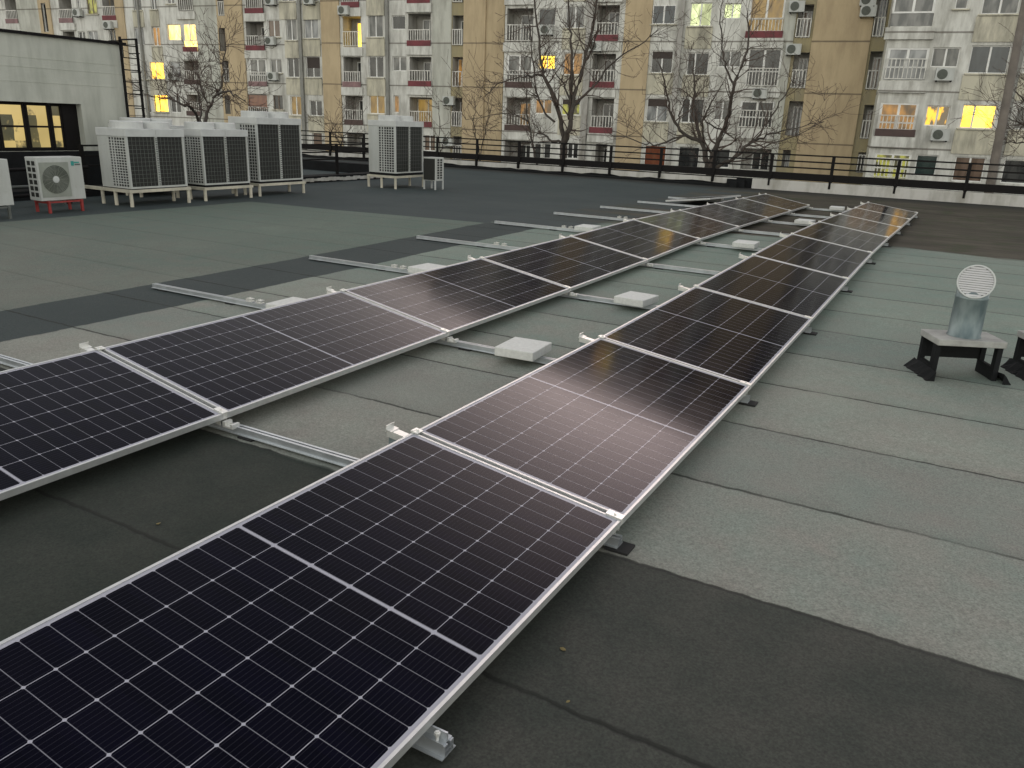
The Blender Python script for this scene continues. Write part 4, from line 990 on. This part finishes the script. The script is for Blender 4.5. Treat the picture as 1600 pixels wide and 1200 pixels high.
tree('largest bare tree, thick forked trunk left of centre behind the railing', 38, [
  ([(877,285), (880,245), (882,222)], 0.27, 0.20),
  ([(881,234), (875,186), (856,130), (847,112), (842,60), (833,-20)], 0.15, 0.04),
  ([(882,228), (884,216), (890,196), (898,152), (912,98), (927,43), (934,-15)], 0.19, 0.045),
  ([(890,185), (892,152), (893,82), (891,43), (887,-10)], 0.12, 0.03),
  ([(893,172), (906,155), (932,130), (964,93), (1000,71), (1028,46)], 0.09, 0.02),
  ([(876,222), (858,217), (845,208), (838,212)], 0.08, 0.03),
  ([(848,118), (830,118), (812,121), (780,130), (757,152)], 0.07, 0.02),
  ([(866,190), (850,176), (838,140), (833,100), (829,60), (824,10)], 0.07, 0.02),
  ([(840,262), (834,235), (826,195), (823,140)], 0.08, 0.03),
  ([(826,190), (805,180), (780,177), (728,187)], 0.045, 0.012),
  ([(893,160), (880,130), (868,115), (858,95)], 0.06, 0.02),
  ([(912,98), (925,80), (935,40), (950,15)], 0.06, 0.02)], 11, 0.62)
tree('bare tree with two spreading trunks right of centre behind the railing', 36, [
  ([(1108,290), (1106,265), (1101,232)], 0.20, 0.14),
  ([(1103,238), (1093,220), (1069,210), (1050,182), (1040,140), (1030,100)], 0.13, 0.03),
  ([(1107,275), (1112,250), (1120,226), (1130,205)], 0.16, 0.11),
  ([(1130,205), (1141,168), (1146,138), (1160,98), (1170,60), (1168,20)], 0.12, 0.03),
  ([(1101,236), (1090,200), (1085,163), (1085,131), (1084,90)], 0.12, 0.03),
  ([(1099,222), (1098,190), (1112,160), (1130,131)], 0.07, 0.02),
  ([(1110,264), (1130,255), (1150,246), (1167,226), (1182,218)], 0.11, 0.06),
  ([(1175,222), (1200,212), (1230,203), (1275,193)], 0.06, 0.018),
  ([(1165,246), (1205,225), (1245,210), (1288,190)], 0.05, 0.015),
  ([(1180,220), (1200,190), (1225,150), (1240,125)], 0.06, 0.018),
  ([(1147,138), (1134,105), (1129,77), (1125,23), (1131,-10)], 0.06, 0.02),
  ([(1072,211), (1030,224), (1000,222), (953,209)], 0.06, 0.02),
  ([(1130,205), (1110,195), (1098,188)], 0.05, 0.02),
  ([(1062,205), (1060,180), (1072,150), (1060,110)], 0.05, 0.015)], 23, 0.60)
tree('bare twiggy tree behind the big air conditioners on the left', 34, [
  ([(314,290), (315,230), (316,205)], 0.20, 0.16),
  ([(315,205), (305,176), (283,162), (260,154), (236,151)], 0.09, 0.025),
  ([(317,205), (322,183), (330,163), (342,143), (350,100), (352,66)], 0.11, 0.02),
  ([(340,147), (356,143), (368,147), (384,158)], 0.06, 0.02),
  ([(317,200), (312,170), (308,140), (300,118)], 0.06, 0.02),
  ([(330,165), (318,150), (312,120)], 0.05, 0.02)], 31, 0.85, 0.8)
tree('bare tree at the right edge, its twigs reaching over the dark pole', 33, [
  ([(1640,300), (1638,270), (1630,230)], 0.18, 0.13),
  ([(1630,235), (1610,205), (1590,190), (1566,182)], 0.07, 0.015),
  ([(1632,235), (1612,225), (1590,222), (1560,226)], 0.06, 0.015),
  ([(1632,230), (1618,190), (1602,160), (1580,140)], 0.06, 0.015),
  ([(1634,230), (1636,180), (1630,120)], 0.08, 0.02)], 44, 0.8)
tree('low bare shrub behind the railing near the left tan stripe', 36, [
  ([(534,262), (533,240), (532,226)], 0.05, 0.04),
  ([(532,228), (525,214), (518,205)], 0.035, 0.012),
  ([(532,228), (538,212), (548,200)], 0.035, 0.012)], 52, 0.7, 0.7)
tree('slender bare sapling in front of the tan wall, behind the railing', 40, [
  ([(752,290), (751,262), (750,245)], 0.06, 0.05),
  ([(750,245), (744,215), (740,190), (744,165)], 0.04, 0.012),
  ([(750,245), (757,215), (762,190), (768,165)], 0.04, 0.012)], 61, 0.55, 0.7)
tree('slender bare sapling between the lone tall air conditioner and the railing post', 40, [
  ([(688,290), (687,262), (688,245)], 0.05, 0.045),
  ([(688,245), (686,215), (687,180), (684,158)], 0.035, 0.012),
  ([(688,240), (694,222), (700,205)], 0.03, 0.012)], 67, 0.45, 0.6)

# small dry leaves blown onto the felt
M['leaf'] = simple('dry_leaf', (0.20, 0.16, 0.06), 0.8)
for k, (x, y, lab) in enumerate(((247, 816, 'small yellow leaf on the dark felt between the two panel rows'), (880, 1012, 'small dry leaf on the dark felt right of the nearest panel'), (888, 1093, 'tiny pale crumb of leaf nearest to the bottom edge, right of the nearest panel'))):
    p = at(x, y, 2, -0.02); m = MB(); sc_ = (0.010, 0.011, 0.006)[k]; c_ = [(0, 1.3, .1), (.6, .5, .5), (.7, -.4, .2), (0, -1.1, .6), (-.6, -.4, .3), (-.5, .6, .1)]
    m.poly([(a*sc_, b*sc_, c*sc_*0.6) for a, b, c in c_]); m.poly([(a*sc_, b*sc_, c*sc_*0.6-0.001) for a, b, c in c_][::-1])
    o = m.build('dry_leaf', M['leaf']); o.location = (p.x, p.y, g(p.y, p.x)+0.003); o.rotation_euler = (0, 0, k*1.3); tag(o, lab, 'leaf')
